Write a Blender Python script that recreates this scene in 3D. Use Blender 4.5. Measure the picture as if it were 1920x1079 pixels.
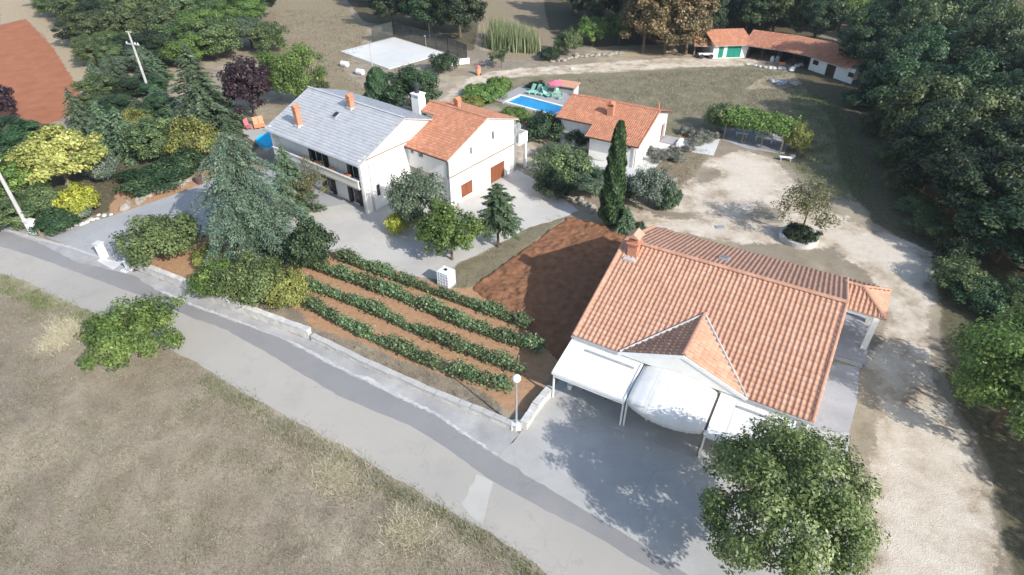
import bpy, math, random
import numpy as np
from mathutils import Vector
from mathutils.geometry import tessellate_polygon

S = bpy.context.scene
for o in list(bpy.data.objects): bpy.data.objects.remove(o)
C = S.collection
R = math.radians

# ------------------------------------------------------------ camera, sky, sun, exposure
CF, CHOR, CH = 1150.0, -312.0, 31.0                      # focal length and horizon row in photo pixels, camera height in metres
TH = math.atan((540 - CHOR) / CF)
cam = bpy.data.cameras.new('camera'); camo = bpy.data.objects.new('camera', cam); C.objects.link(camo)
cam.sensor_fit = 'HORIZONTAL'; cam.sensor_width = 36; cam.lens = 36 * CF / 1920; cam.clip_end = 6000; cam.clip_start = .5
camo.location = (0, 0, CH); camo.rotation_euler = (math.pi / 2 - TH, 0, 0)
S.camera = camo

SUN_EL, SUN_AZ = 33.5, 134.0                             # elevation; direction the shadows fall (math degrees)
sx, sy = -math.cos(R(SUN_AZ)), -math.sin(R(SUN_AZ))      # horizontal direction towards the sun
w = bpy.data.worlds.new('World'); S.world = w; w.use_nodes = True
nt = w.node_tree; bgn = nt.nodes['Background']
sky = nt.nodes.new('ShaderNodeTexSky'); sky.sky_type = 'NISHITA'; sky.sun_disc = False
sky.sun_elevation = R(SUN_EL); sky.sun_rotation = math.atan2(sx, sy)
sky.air_density = 1.2; sky.dust_density = 1.5; sky.altitude = 200
nt.links.new(sky.outputs[0], bgn.inputs[0]); bgn.inputs[1].default_value = 0.15
sl = bpy.data.lights.new('sun', 'SUN'); sl.energy = 3.7; sl.angle = R(.53); sl.color = (1, .97, .92)
so = bpy.data.objects.new('sun', sl); C.objects.link(so); so.location = (40, -40, 60)
so.rotation_euler = Vector((-sx * math.cos(R(SUN_EL)), -sy * math.cos(R(SUN_EL)), -math.sin(R(SUN_EL)))).to_track_quat('-Z', 'Y').to_euler()
vs = S.view_settings; vs.view_transform = 'Standard'; vs.look = 'None'; vs.gamma = 1; vs.exposure = 0.69; vs.use_curve_mapping = False

# ------------------------------------------------------------ pixel -> place (distance from the ground or a given height)
def G(px, py, z=0.0):
    x = (px - 960) / CF; y = (540 - py) / CF
    r = (x, math.cos(TH) + y * math.sin(TH), -math.sin(TH) + y * math.cos(TH))
    t = (z - CH) / r[2]
    return Vector((t * r[0], t * r[1], z))
def HT(b, t):                                            # height of an upright thing from its foot and top pixel
    g = G(*b); x = (t[0] - 960) / CF; y = (540 - t[1]) / CF
    k = g.y / (math.cos(TH) + y * math.sin(TH)); return CH + k * (-math.sin(TH) + y * math.cos(TH))
def MPP(p): return (p.y * math.cos(TH) + (CH - p.z) * math.sin(TH)) / CF   # metres per photo pixel there

# ------------------------------------------------------------ materials
MATS = {}
def newmat(name):
    m = bpy.data.materials.new(name); m.use_nodes = True; m.node_tree.nodes.clear()
    n = m.node_tree.nodes; l = m.node_tree.links
    out = n.new('ShaderNodeOutputMaterial'); b = n.new('ShaderNodeBsdfPrincipled'); l.new(b.outputs[0], out.inputs[0])
    MATS[name] = m
    return m, n, l, b, out
def noise(n, l, scale, det=4, rough=.55, coord='Object', vec=None, stretch=None):
    tx = n.new('ShaderNodeTexNoise'); tx.inputs['Scale'].default_value = scale; tx.inputs['Detail'].default_value = det; tx.inputs['Roughness'].default_value = rough
    if vec is None:
        tc = n.new('ShaderNodeTexCoord'); vec = tc.outputs[coord]
    if stretch:
        mp = n.new('ShaderNodeMapping'); mp.inputs['Scale'].default_value = stretch; l.new(vec, mp.inputs[0]); vec = mp.outputs[0]
    l.new(vec, tx.inputs['Vector'])
    return tx.outputs[0]
def ramp(n, l, fac, stops):
    r = n.new('ShaderNodeValToRGB'); e = r.color_ramp.elements
    while len(e) < len(stops): e.new(.5)
    for i, (p, c) in enumerate(stops): e[i].position = p; e[i].color = (*c, 1) if len(c) == 3 else c
    l.new(fac, r.inputs[0]); return r.outputs[0]
def math_(n, l, op, a, b=None, c=None):
    m = n.new('ShaderNodeMath'); m.operation = op
    for i, v in enumerate((a, b, c)):
        if v is None: continue
        if isinstance(v, (int, float)): m.inputs[i].default_value = v
        else: l.new(v, m.inputs[i])
    return m.outputs[0]
def mix(n, l, fac, a, b, mode='MIX'):
    m = n.new('ShaderNodeMix'); m.data_type = 'RGBA'; m.blend_type = mode
    for s, v in ((m.inputs[0], fac), (m.inputs[6], a), (m.inputs[7], b)):
        if isinstance(v, (int, float)): s.default_value = v
        elif isinstance(v, tuple): s.default_value = (*v, 1)
        else: l.new(v, s)
    return m.outputs[2]
def bump(n, l, b, h, strength, dist):
    bp = n.new('ShaderNodeBump'); bp.inputs['Strength'].default_value = strength; bp.inputs['Distance'].default_value = dist
    l.new(h, bp.inputs['Height']); l.new(bp.outputs[0], b.inputs['Normal'])
def simple(name, c1, c2=None, scale=3, rough=.8, bs=0, bscale=30, metal=0, spec=.3, det=5, coord='Object', stretch=None, bd=.02):
    m, n, l, b, out = newmat(name)
    b.inputs['Roughness'].default_value = rough; b.inputs['Metallic'].default_value = metal; b.inputs['Specular IOR Level'].default_value = spec
    if c2 is None: c2 = tuple(x * .82 for x in c1)
    f = noise(n, l, scale, det, .6, coord, stretch=stretch)
    l.new(ramp(n, l, f, [(.32, c2), (.68, c1)]), b.inputs['Base Color'])
    if bs: bump(n, l, b, noise(n, l, bscale, 3, .6, coord), bs, bd)
    return m
def leafmat(name, dark, light, warm=None, transl=.28, var=.25):
    m, n, l, b, out = newmat(name)
    at = n.new('ShaderNodeAttribute'); at.attribute_name = 'tint'
    lum = lambda c, k: tuple(min(.9, (x * .97 + (.3 * c[0] + .6 * c[1] + .1 * c[2]) * .03) * k) for x in c)
    dark, light = lum(dark, 1.15), lum(light, 1.32); warm = warm and lum(warm, 1.4)
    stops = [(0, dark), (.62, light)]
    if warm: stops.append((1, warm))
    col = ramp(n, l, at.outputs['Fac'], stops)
    oi = n.new('ShaderNodeObjectInfo')
    hs = n.new('ShaderNodeHueSaturation'); l.new(col, hs.inputs['Color'])
    l.new(math_(n, l, 'MULTIPLY_ADD', oi.outputs['Random'], var * .10, .5 - var * .05), hs.inputs['Hue'])
    l.new(math_(n, l, 'MULTIPLY_ADD', oi.outputs['Random'], var * 1.6, 1 - var * .8), hs.inputs['Value'])
    l.new(hs.outputs[0], b.inputs['Base Color']); b.inputs['Roughness'].default_value = .5; b.inputs['Specular IOR Level'].default_value = .4
    tr = n.new('ShaderNodeBsdfTranslucent'); l.new(hs.outputs[0], tr.inputs[0])
    mx = n.new('ShaderNodeMixShader'); mx.inputs[0].default_value = transl
    l.new(b.outputs[0], mx.inputs[1]); l.new(tr.outputs[0], mx.inputs[2]); l.new(mx.outputs[0], out.inputs[0])
    return m
def tilemat(name, a, b_, c, moss=.0):
    m, n, l, b, out = newmat(name)
    at = n.new('ShaderNodeAttribute'); at.attribute_name = 'tint'; oi = n.new('ShaderNodeObjectInfo')
    t = math_(n, l, 'FRACT', math_(n, l, 'ADD', at.outputs['Fac'], oi.outputs['Random']))
    col = ramp(n, l, t, [(0, a), (.55, b_), (1, c)])
    d = noise(n, l, 1.1, 6, .65)
    col = mix(n, l, ramp(n, l, d, [(.45, (0, 0, 0)), (.72, (.55, .55, .55))]), col, tuple(x * .66 for x in b_))
    f = noise(n, l, 22, 4, .6)
    col = mix(n, l, .35, col, ramp(n, l, f, [(.3, (.55, .55, .55)), (.7, (1, 1, 1))]), 'MULTIPLY')
    l.new(col, b.inputs['Base Color']); b.inputs['Roughness'].default_value = .78; b.inputs['Specular IOR Level'].default_value = .3
    bump(n, l, b, f, .25, .01)
    return m
def plaster(name, c, stain):
    m, n, l, b, out = newmat(name)
    f = noise(n, l, .55, 6, .6, stretch=(1, 1, .35))
    col = ramp(n, l, f, [(.36, stain), (.6, c)])
    g = noise(n, l, 60, 3, .6)
    l.new(col, b.inputs['Base Color']); b.inputs['Roughness'].default_value = .85; b.inputs['Specular IOR Level'].default_value = .2
    bump(n, l, b, g, .25, .008); return m

plaster('plaster', (.80, .785, .75), (.72, .70, .66))
plaster('plaster_cream', (.76, .72, .64), (.68, .63, .55))
tilemat('tile_pink', (.50, .265, .175), (.54, .295, .20), (.58, .33, .23))
tilemat('tile_orange', (.43, .185, .105), (.50, .225, .135), (.56, .27, .17))
tilemat('tile_old', (.36, .15, .095), (.46, .20, .12), (.52, .25, .16))
tilemat('slate_grey', (.465, .475, .505), (.48, .49, .52), (.50, .51, .54))
simple('terracotta', (.52, .20, .10), (.42, .15, .08), 2.5, .8, .3, 25)
simple('brick_orange', (.52, .25, .16), (.42, .18, .11), 5, .85, .4, 20)
simple('concrete', (.43, .415, .395), (.345, .335, .32), .35, .9, .25, 40, det=8)
simple('mortar', (.46, .44, .42), (.37, .355, .34), 1.2, .9, .4, 18)
simple('stone_white', (.62, .60, .56), (.40, .385, .36), 1.6, .9, .6, 9, bd=.05)
simple('rock', (.36, .325, .27), (.22, .20, .17), 1.3, .92, .7, 6, bd=.08)
simple('white_paint', (.80, .80, .79), (.72, .72, .71), 2, .45)
simple('canvas', (.72, .71, .69), (.62, .61, .585), 1.3, .7, .3, 5)
simple('seam_grey', (.62, .61, .59), (.56, .55, .53), 2, .7)
simple('plastic_white', (.74, .76, .79), (.66, .68, .72), 2, .4, spec=.5)
simple('metal_grey', (.42, .43, .44), (.34, .35, .36), 4, .45, metal=.3)
simple('metal_dark', (.06, .06, .065), (.04, .04, .045), 4, .5, metal=.3)
simple('pole_concrete', (.46, .45, .43), (.36, .35, .34), 2, .9, .2, 30)
simple('wood_brown', (.25, .085, .038), (.17, .055, .025), 2, .6, .25, 8, stretch=(6, 6, 1))
simple('wood_post', (.30, .23, .16), (.20, .15, .10), 3, .85, .3, 12, stretch=(5, 5, 1))
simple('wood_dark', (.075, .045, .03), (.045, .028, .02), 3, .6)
simple('shutter_dark', (.05, .032, .028), (.03, .02, .018), 3, .5)
simple('green_door', (.02, .25, .18), (.015, .19, .14), 2, .5)
simple('bark', (.17, .125, .09), (.09, .065, .045), 5, .95, .8, 14, stretch=(4, 4, 1), bd=.04)
simple('bark_pale', (.30, .26, .21), (.18, .15, .12), 5, .95, .8, 14, stretch=(4, 4, 1), bd=.04)
simple('plastic_green', (.30, .60, .47), (.26, .54, .42), 2, .4, spec=.5)
simple('plastic_orange', (.80, .33, .17), (.72, .28, .14), 2, .5)
simple('plastic_red', (.55, .15, .16), (.46, .12, .13), 2, .5)
simple('plastic_blue', (.02, .10, .36), (.015, .08, .28), 2, .4)
simple('parasol_pink', (.75, .17, .25), (.65, .14, .21), 2, .7)
simple('barrel_brown', (.13, .075, .07), (.09, .05, .05), 3, .7)
simple('tarp_grey', (.33, .34, .36), (.22, .23, .25), 2, .6)
simple('pool_tile', (.01, .50, .88), (.01, .46, .82), 2, .35, spec=.5)
simple('soil_bare', (.255, .125, .066), (.16, .072, .036), 1.4, .95, .8, 7, bd=.06)

def glassmat():
    m, n, l, b, out = newmat('glass_dark')
    l.new(ramp(n, l, noise(n, l, 1.5), [(.3, (.015, .018, .022)), (.7, (.035, .04, .05))]), b.inputs['Base Color']); b.inputs['Roughness'].default_value = .08; b.inputs['Specular IOR Level'].default_value = .6
    m, n, l, b, out = newmat('lamp_glass')
    l.new(ramp(n, l, noise(n, l, 3), [(.3, (.78, .78, .77)), (.7, (.84, .84, .83))]), b.inputs['Base Color']); b.inputs['Roughness'].default_value = .2; b.inputs['Specular IOR Level'].default_value = .5
    m, n, l, b, out = newmat('skylight_glass')
    l.new(ramp(n, l, noise(n, l, 3), [(.3, (.16, .18, .20)), (.7, (.24, .26, .28))]), b.inputs['Base Color']); b.inputs['Roughness'].default_value = .1
    m, n, l, b, out = newmat('pane_pale')
    l.new(ramp(n, l, noise(n, l, 3), [(.3, (.36, .37, .38)), (.7, (.46, .47, .48))]), b.inputs['Base Color']); b.inputs['Roughness'].default_value = .15
    m, n, l, b, out = newmat('pool_water')
    b.inputs['Base Color'].default_value = (.70, .93, 1, 1); b.inputs['Roughness'].default_value = .03; b.inputs['Transmission Weight'].default_value = 1; b.inputs['IOR'].default_value = 1.1
    bump(n, l, b, noise(n, l, 3, 3), .2, .05)
    m, n, l, b, out = newmat('net_mesh')
    l.new(ramp(n, l, noise(n, l, .8), [(.3, (.035, .045, .04)), (.7, (.06, .07, .06))]), b.inputs['Base Color']); b.inputs['Roughness'].default_value = .8
    tp = n.new('ShaderNodeBsdfTransparent'); mx = n.new('ShaderNodeMixShader'); mx.inputs[0].default_value = .5
    l.new(tp.outputs[0], mx.inputs[1]); l.new(b.outputs[0], mx.inputs[2]); l.new(mx.outputs[0], out.inputs[0])
glassmat()

def roadmat(name, a, b_, c, big, fine, crack=.22):
    m, n, l, b, out = newmat(name)
    f1 = noise(n, l, big, 6, .6); f2 = noise(n, l, fine, 4, .7); f3 = noise(n, l, 1.3, 8, .7)
    col = ramp(n, l, f1, [(.3, b_), (.55, a), (.75, c)])
    col = mix(n, l, .5, col, ramp(n, l, f2, [(.3, (.72, .72, .72)), (.7, (1, 1, 1))]), 'MULTIPLY')
    col = mix(n, l, ramp(n, l, f3, [(.60, (0, 0, 0)), (.72, (.5, .5, .5))]), col, b_)
    vo = n.new('ShaderNodeTexVoronoi'); vo.feature = 'DISTANCE_TO_EDGE'; vo.inputs['Scale'].default_value = crack
    tc = n.new('ShaderNodeTexCoord'); wv = n.new('ShaderNodeVectorMath'); wv.operation = 'ADD'; l.new(tc.outputs['Object'], wv.inputs[0])
    wn = n.new('ShaderNodeTexNoise'); wn.inputs['Scale'].default_value = .9; wn.inputs['Detail'].default_value = 5; l.new(tc.outputs['Object'], wn.inputs['Vector'])
    ws = n.new('ShaderNodeVectorMath'); ws.operation = 'SCALE'; ws.inputs['Scale'].default_value = 2.2; l.new(wn.outputs['Color'], ws.inputs[0]); l.new(ws.outputs[0], wv.inputs[1]); l.new(wv.outputs[0], vo.inputs['Vector'])
    cf = math_(n, l, 'MULTIPLY', ramp(n, l, vo.outputs['Distance'], [(.0, (.25, .25, .25)), (.010, (0, 0, 0))]), math_(n, l, 'GREATER_THAN', noise(n, l, .16, 3), .5))
    col = mix(n, l, cf, col, tuple(x * .5 for x in b_))
    st = noise(n, l, .35, 7, .75); col = mix(n, l, ramp(n, l, st, [(.52, (0, 0, 0)), (.68, (.35, .35, .35))]), col, tuple(x * .78 for x in b_))
    l.new(col, b.inputs['Base Color']); b.inputs['Roughness'].default_value = .92; b.inputs['Specular IOR Level'].default_value = .2
    bump(n, l, b, f2, .5, .015); return m
roadmat('asphalt_pale', (.40, .372, .33), (.35, .33, .30), (.43, .40, .355), .10, 28)
roadmat('asphalt_patch', (.45, .43, .395), (.41, .39, .36), (.48, .46, .42), .3, 28)
roadmat('asphalt_grey', (.262, .254, .25), (.23, .224, .222), (.30, .29, .282), .14, 28)
roadmat('verge_concrete', (.385, .375, .365), (.29, .285, .285), (.47, .46, .445), .45, 14)
roadmat('forecourt', (.42, .41, .39), (.35, .34, .325), (.48, .465, .44), .22, 20)
roadmat('courtyard', (.50, .48, .445), (.42, .405, .385), (.56, .54, .50), .16, 16)
roadmat('driveway_grey', (.36, .36, .365), (.315, .315, .325), (.41, .405, .40), .16, 20)
roadmat('white_slab', (.62, .62, .61), (.52, .52, .51), (.68, .68, .66), .8, 16)
roadmat('paving_grey', (.36, .35, .36), (.31, .30, .31), (.41, .40, .40), .4, 10)
roadmat('court_floor', (.62, .62, .60), (.55, .55, .53), (.66, .66, .64), .12, 8)
roadmat('crumble_white', (.50, .49, .475), (.38, .37, .36), (.60, .59, .57), 1.6, 9)

# leaves
leafmat('leaf_walnut', (.036, .064, .016), (.130, .175, .050), (.30, .32, .16), var=.05)
leafmat('leaf_oak', (.011, .028, .012), (.038, .072, .027), (.105, .14, .058), var=.55)
leafmat('leaf_olive', (.036, .060, .024), (.105, .140, .050), (.190, .205, .080), var=.4)
leafmat('leaf_bright', (.042, .086, .018), (.125, .205, .042), (.22, .28, .075))
leafmat('leaf_brown', (.075, .060, .028), (.185, .135, .062), (.25, .175, .095), var=.2)
leafmat('leaf_mid', (.045, .078, .024), (.130, .175, .058), (.23, .26, .10), var=.12)
leafmat('leaf_dusty', (.055, .058, .026), (.145, .140, .062), (.22, .195, .10), var=.1)
leafmat('leaf_purple', (.018, .010, .013), (.042, .022, .027), (.060, .036, .036))
leafmat('leaf_yellow', (.12, .14, .03), (.33, .33, .085), (.50, .46, .17))
leafmat('leaf_lime', (.13, .16, .018), (.37, .37, .04), (.50, .47, .07))
leafmat('leaf_sage', (.060, .085, .060), (.140, .170, .125), (.22, .25, .19))
leafmat('leaf_holm', (.035, .062, .034), (.110, .150, .090), (.185, .215, .140))
leafmat('leaf_lavender', (.09, .10, .075), (.20, .205, .165), (.27, .26, .235))
leafmat('leaf_vine', (.042, .078, .032), (.135, .19, .085), (.27, .30, .14), var=.35)
leafmat('leaf_yellowgreen', (.085, .10, .022), (.22, .235, .055), (.33, .32, .10))
leafmat('needle_cedar', (.028, .056, .036), (.088, .135, .088), (.165, .205, .132), transl=.12, var=.1)
leafmat('needle_fir', (.024, .050, .026), (.072, .112, .058), (.135, .17, .090), transl=.12, var=.35)
leafmat('needle_cypress', (.020, .042, .020), (.058, .095, .036), (.115, .125, .05), transl=.1)
leafmat('needle_hedge', (.025, .055, .030), (.068, .115, .052), (.11, .155, .07), transl=.12)
leafmat('grass_straw', (.26, .22, .15), (.40, .35, .25), (.52, .47, .35), transl=.3)
leafmat('grass_dry', (.135, .115, .078), (.235, .205, .145), (.33, .29, .21), transl=.3)
leafmat('grass_green', (.05, .085, .025), (.14, .17, .06), (.25, .25, .11), transl=.3)
leafmat('leaf_reed', (.09, .14, .06), (.23, .28, .13), (.50, .46, .30), transl=.3)

# ------------------------------------------------------------ objects, things, parts
def link(name, me, mat, parent=None, loc=(0, 0, 0), rz=0):
    o = bpy.data.objects.new(name, me); C.objects.link(o)
    if mat and me and not me.materials: me.materials.append(MATS[mat])
    if parent: o.parent = parent
    o.location = loc; o.rotation_euler[2] = rz
    return o
def tag(o, label, cat=None, group=None, kind=None):
    if label: o['label'] = label
    if cat: o['category'] = cat
    if group: o['group'] = group
    if kind: o['kind'] = kind
    return o
def thing(name, label, cat, loc=(0, 0, 0), rz=0, group=None, scale=None):
    o = bpy.data.objects.new(name, None); o.empty_display_size = .3; C.objects.link(o); o.location = loc; o.rotation_euler[2] = rz
    if scale: o.scale = scale
    return tag(o, label, cat, group)
class MB:
    def __init__(s): s.v = []; s.f = []; s.t = []
    def add(s, vs, fs, tint=.5):
        b = len(s.v); s.v += [tuple(p) for p in vs]; s.f += [tuple(i + b for i in f) for f in fs]; s.t += [tint] * len(vs); return s
    def box(s, x0, x1, y0, y1, z0, z1, t=.5):
        return s.add([(x0, y0, z0), (x1, y0, z0), (x1, y1, z0), (x0, y1, z0), (x0, y0, z1), (x1, y0, z1), (x1, y1, z1), (x0, y1, z1)],
                     [(0, 3, 2, 1), (4, 5, 6, 7), (0, 1, 5, 4), (1, 2, 6, 5), (2, 3, 7, 6), (3, 0, 4, 7)], t)
    def prism(s, pts, off, t=.5):                          # polygon extruded by a vector
        n = len(pts); off = Vector(off); a = [Vector(p) for p in pts]
        return s.add(a + [p + off for p in a], [tuple(range(n - 1, -1, -1)), tuple(range(n, 2 * n))] + [(i, (i + 1) % n, n + (i + 1) % n, n + i) for i in range(n)], t)
    def tube(s, pts, rad, seg=8, cap=True, t=.5):
        pts = [Vector(p) for p in pts]
        if not hasattr(rad, '__len__'): rad = [rad] * len(pts)
        vs = []
        for i, p in enumerate(pts):
            d = (pts[min(i + 1, len(pts) - 1)] - pts[max(i - 1, 0)]).normalized()
            a = d.orthogonal().normalized() if abs(d.z) < .9 else Vector((1, 0, 0)) - d * d.x
            a.normalize(); b = d.cross(a)
            vs += [p + (a * math.cos(2 * math.pi * k / seg) + b * math.sin(2 * math.pi * k / seg)) * rad[i] for k in range(seg)]
        fs = [(i * seg + k, i * seg + (k + 1) % seg, (i + 1) * seg + (k + 1) % seg, (i + 1) * seg + k) for i in range(len(pts) - 1) for k in range(seg)]
        if cap: fs += [tuple(range(seg - 1, -1, -1)), tuple((len(pts) - 1) * seg + k for k in range(seg))]
        return s.add(vs, fs, t)
    def lathe(s, prof, seg=20, c=(0, 0), t=.5):            # (radius, z) profile
        vs = []; n = len(prof)
        for k in range(seg):
            a = 2 * math.pi * k / seg
            vs += [(c[0] + r * math.cos(a), c[1] + r * math.sin(a), z) for r, z in prof]
        fs = [(k * n + i, ((k + 1) % seg) * n + i, ((k + 1) % seg) * n + i + 1, k * n + i + 1) for k in range(seg) for i in range(n - 1)]
        return s.add(vs, fs, t)
    def mesh(s, name, mat=None, smooth=False):
        me = bpy.data.meshes.new(name); me.from_pydata(s.v, [], s.f)
        a = me.attributes.new('tint', 'FLOAT', 'POINT'); a.data.foreach_set('value', np.array(s.t, np.float32))
        if smooth: me.polygons.foreach_set('use_smooth', [True] * len(me.polygons))
        if mat: me.materials.append(MATS[mat])
        return me
    def obj(s, name, mat, parent=None, smooth=False, loc=(0, 0, 0), rz=0):
        return link(name, s.mesh(name, mat, smooth), None, parent, loc, rz)
def npmesh(name, V, Q, tint=None, mat=None, smooth=False):
    V = np.asarray(V, np.float32); Q = np.asarray(Q, np.int32); k = Q.shape[1]
    me = bpy.data.meshes.new(name); me.vertices.add(len(V)); me.vertices.foreach_set('co', V.ravel())
    me.loops.add(Q.size); me.loops.foreach_set('vertex_index', Q.ravel()); me.polygons.add(len(Q))
    me.polygons.foreach_set('loop_start', np.arange(0, Q.size, k, dtype=np.int32)); me.polygons.foreach_set('loop_total', np.full(len(Q), k, np.int32))
    if smooth: me.polygons.foreach_set('use_smooth', np.ones(len(Q), bool))
    if tint is not None:
        a = me.attributes.new('tint', 'FLOAT', 'POINT'); a.data.foreach_set('value', np.asarray(tint, np.float32))
    me.update(calc_edges=True); me.validate()
    if mat: me.materials.append(MATS[mat])
    return me
def copy_tree(o, parent=None):
    c = o.copy(); C.objects.link(c); c.parent = parent
    for ch in list(o.children): copy_tree(ch, c)
    return c
def frame(deg, u0, v0):
    e = Vector((math.cos(R(deg)), math.sin(R(deg)), 0)); n = Vector((-math.sin(R(deg)), math.cos(R(deg)), 0))
    return e * u0 + n * v0, R(deg)

# ------------------------------------------------------------ the ground: one sheet with soil zones
def inpoly(X, Y, poly):
    ins = np.zeros(X.shape, bool); n = len(poly)
    for i in range(n):
        x0, y0 = poly[i]; x1, y1 = poly[(i + 1) % n]
        if y0 == y1: continue
        c = ((y0 > Y) != (y1 > Y)) & (X < (x1 - x0) * (Y - y0) / (y1 - y0) + x0); ins ^= c
    return ins
def gp(pts, z=0): return [tuple(G(*p, z)[:2]) for p in pts]
def ground():
    far = np.array([180, 260, 400, 700, 1300, 3000.])
    xs = np.concatenate([-far[::-1] + 50, np.arange(-118, 118.1, .5), far - 50]); ys = np.concatenate([[-3000, -1000, -300, -100, -40, -10.], np.arange(2, 172, .5), far])
    X, Y = np.meshgrid(xs, ys); sh = X.shape
    def zone(polys, blur=2, cut=()):
        m = np.zeros(sh)
        for p in polys: m[inpoly(X, Y, gp(p))] = 1
        for p in cut: m[inpoly(X, Y, gp(p))] = 0
        for _ in range(blur):
            q = np.pad(m, 1, mode='edge'); m = (q[1:-1, 1:-1] * 2 + q[:-2, 1:-1] + q[2:, 1:-1] + q[1:-1, :-2] + q[1:-1, 2:]) / 6
        return m
    gravel = zone([
        [(1280, 345), (1330, 300), (1390, 282), (1450, 300), (1500, 350), (1560, 400), (1640, 430), (1745, 470), (1760, 540), (1730, 620), (1760, 720), (1820, 830), (1860, 960), (1880, 1079), (1900, 1200), (1600, 1200), (1630, 1000), (1640, 900), (1625, 800), (1612, 690), (1670, 600), (1640, 530), (1500, 480), (1220, 425), (1170, 425), (1160, 400), (1250, 392)],
        [(828, 190), (850, 165), (890, 143), (935, 133), (1000, 127), (1130, 118), (1250, 110), (1330, 108), (1420, 112), (1420, 122), (1250, 129), (1130, 136), (1000, 141), (935, 150), (890, 166), (862, 188), (845, 215), (830, 215)],
        [(960, 265), (1000, 270), (1050, 310), (1060, 330), (1000, 320), (965, 300)]], 4, [[(1400, 462), (1450, 455), (1530, 470), (1560, 455), (1575, 480), (1640, 520), (1620, 530), (1500, 482)], [(1390, 405), (1440, 385), (1480, 395), (1450, 425)], [(1225, 400), (1300, 395), (1320, 410), (1250, 412)], [(1615, 700), (1650, 690), (1655, 800), (1630, 860), (1612, 800)], [(1290, 330), (1340, 310), (1360, 325), (1320, 350)]])
    gravel = gravel + .6 * zone([[(1655, 770), (1695, 765), (1720, 900), (1735, 1079), (1745, 1250), (1650, 1250), (1648, 1079), (1652, 900)], [(1715, 765), (1745, 770), (1790, 900), (1830, 1079), (1860, 1250), (1770, 1250), (1760, 1079), (1745, 900)], [(1340, 300), (1400, 288), (1455, 310), (1460, 345), (1420, 385), (1380, 380), (1350, 345)], [(1545, 435), (1600, 435), (1700, 470), (1740, 505), (1720, 525), (1640, 500), (1570, 462)], [(1215, 415), (1300, 420), (1400, 445), (1390, 455), (1300, 435)]], 3) * gravel
    red = zone([[(0, 48), (48, 36), (100, 90), (150, 170), (140, 215), (60, 245), (0, 225), (-150, 200), (-150, 70)]])
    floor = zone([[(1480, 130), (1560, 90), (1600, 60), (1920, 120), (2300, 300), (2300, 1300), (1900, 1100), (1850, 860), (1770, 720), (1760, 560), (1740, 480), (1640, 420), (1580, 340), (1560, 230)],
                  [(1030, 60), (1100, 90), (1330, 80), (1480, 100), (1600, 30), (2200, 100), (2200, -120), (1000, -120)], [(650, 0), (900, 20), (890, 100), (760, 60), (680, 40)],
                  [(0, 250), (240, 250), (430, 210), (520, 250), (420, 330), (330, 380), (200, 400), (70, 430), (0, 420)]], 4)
    lawn = zone([[(880, 175), (930, 150), (1000, 143), (1130, 138), (1250, 131), (1400, 122), (1500, 130), (1600, 200), (1640, 330), (1560, 380), (1480, 310), (1380, 262), (1250, 260), (1060, 215), (960, 215)],
                 [(740, 560), (880, 545), (1060, 412), (1060, 395), (980, 432), (900, 478), (860, 495), (800, 535)]], 3)
    straw = zone([[(0, -20), (0, 48), (45, 36), (80, 62), (140, 165), (200, 160), (190, 110), (120, 50), (70, 15), (60, -20)], [(1395, 170), (1430, 145), (1500, 138), (1540, 150), (1470, 165)], [(270, 105), (330, 110), (345, 165), (310, 160)],
                  [(900, 60), (990, 85), (1180, 108), (1330, 107), (1330, 100), (1200, 92), (1090, 98), (1030, 90)], [(1890, 40), (1990, 60), (1960, 120), (1895, 100)]], 3)
    green = zone([[(860, 195), (905, 175), (940, 155), (958, 162), (955, 178), (925, 195), (870, 215)], [(1330, 205), (1480, 235), (1480, 255), (1330, 235)], [(80, 440), (150, 420), (170, 405), (110, 400), (75, 420)], [(230, 345), (270, 320), (350, 310), (365, 325), (300, 355)]], 2)
    soil = zone([[(620, 472), (660, 470), (800, 530), (880, 545), (1066, 408), (1185, 430), (1200, 470), (1085, 640), (1040, 700), (985, 780), (950, 768), (880, 722), (776, 685), (680, 645), (578, 612), (545, 570), (470, 520), (330, 505), (340, 480), (560, 480)],
                 [(200, 400), (240, 330), (330, 300), (420, 300), (400, 345), (300, 380), (240, 410)], [(1270, 255), (1320, 262), (1320, 275), (1270, 268)], [(240, 470), (400, 440), (560, 470), (580, 540), (420, 540), (250, 500)]], 2)
    meadow = zone([[(890, -40), (1040, -40), (1030, 50), (1060, 90), (1000, 110), (920, 110), (900, 60)], [(480, -40), (600, -40), (690, 60), (640, 130), (700, 180), (560, 190), (500, 90)], [(1360, 150), (1490, 160), (1480, 215), (1370, 205)], [(1180, 325), (1270, 275), (1330, 290), (1290, 350), (1250, 365)]], 3)
    V = np.stack([X.ravel(), Y.ravel(), np.zeros(X.size)], 1)
    ny, nx = sh; i = np.arange(ny - 1)[:, None] * nx + np.arange(nx - 1)[None]; i = i.ravel()
    me = npmesh('ground', V, np.stack([i, i + 1, i + nx + 1, i + nx], 1))
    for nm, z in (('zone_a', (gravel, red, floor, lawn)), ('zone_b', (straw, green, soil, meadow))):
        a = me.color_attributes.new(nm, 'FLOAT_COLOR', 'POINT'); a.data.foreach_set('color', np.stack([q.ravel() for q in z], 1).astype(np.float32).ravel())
    m, n, l, b, out = newmat('ground')
    tc = n.new('ShaderNodeTexCoord').outputs['Object']
    N = lambda s, d=5, r=.6, st=None: noise(n, l, s, d, r, vec=tc, stretch=st)
    n1, n2, n3, n4 = N(.06, 5), N(.45, 6, .65), N(2.2, 6, .7), N(12, 4, .7)
    base = ramp(n, l, n2, [(.28, (.225, .18, .128)), (.45, (.315, .262, .19)), (.6, (.385, .325, .242)), (.76, (.47, .405, .31))])
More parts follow.
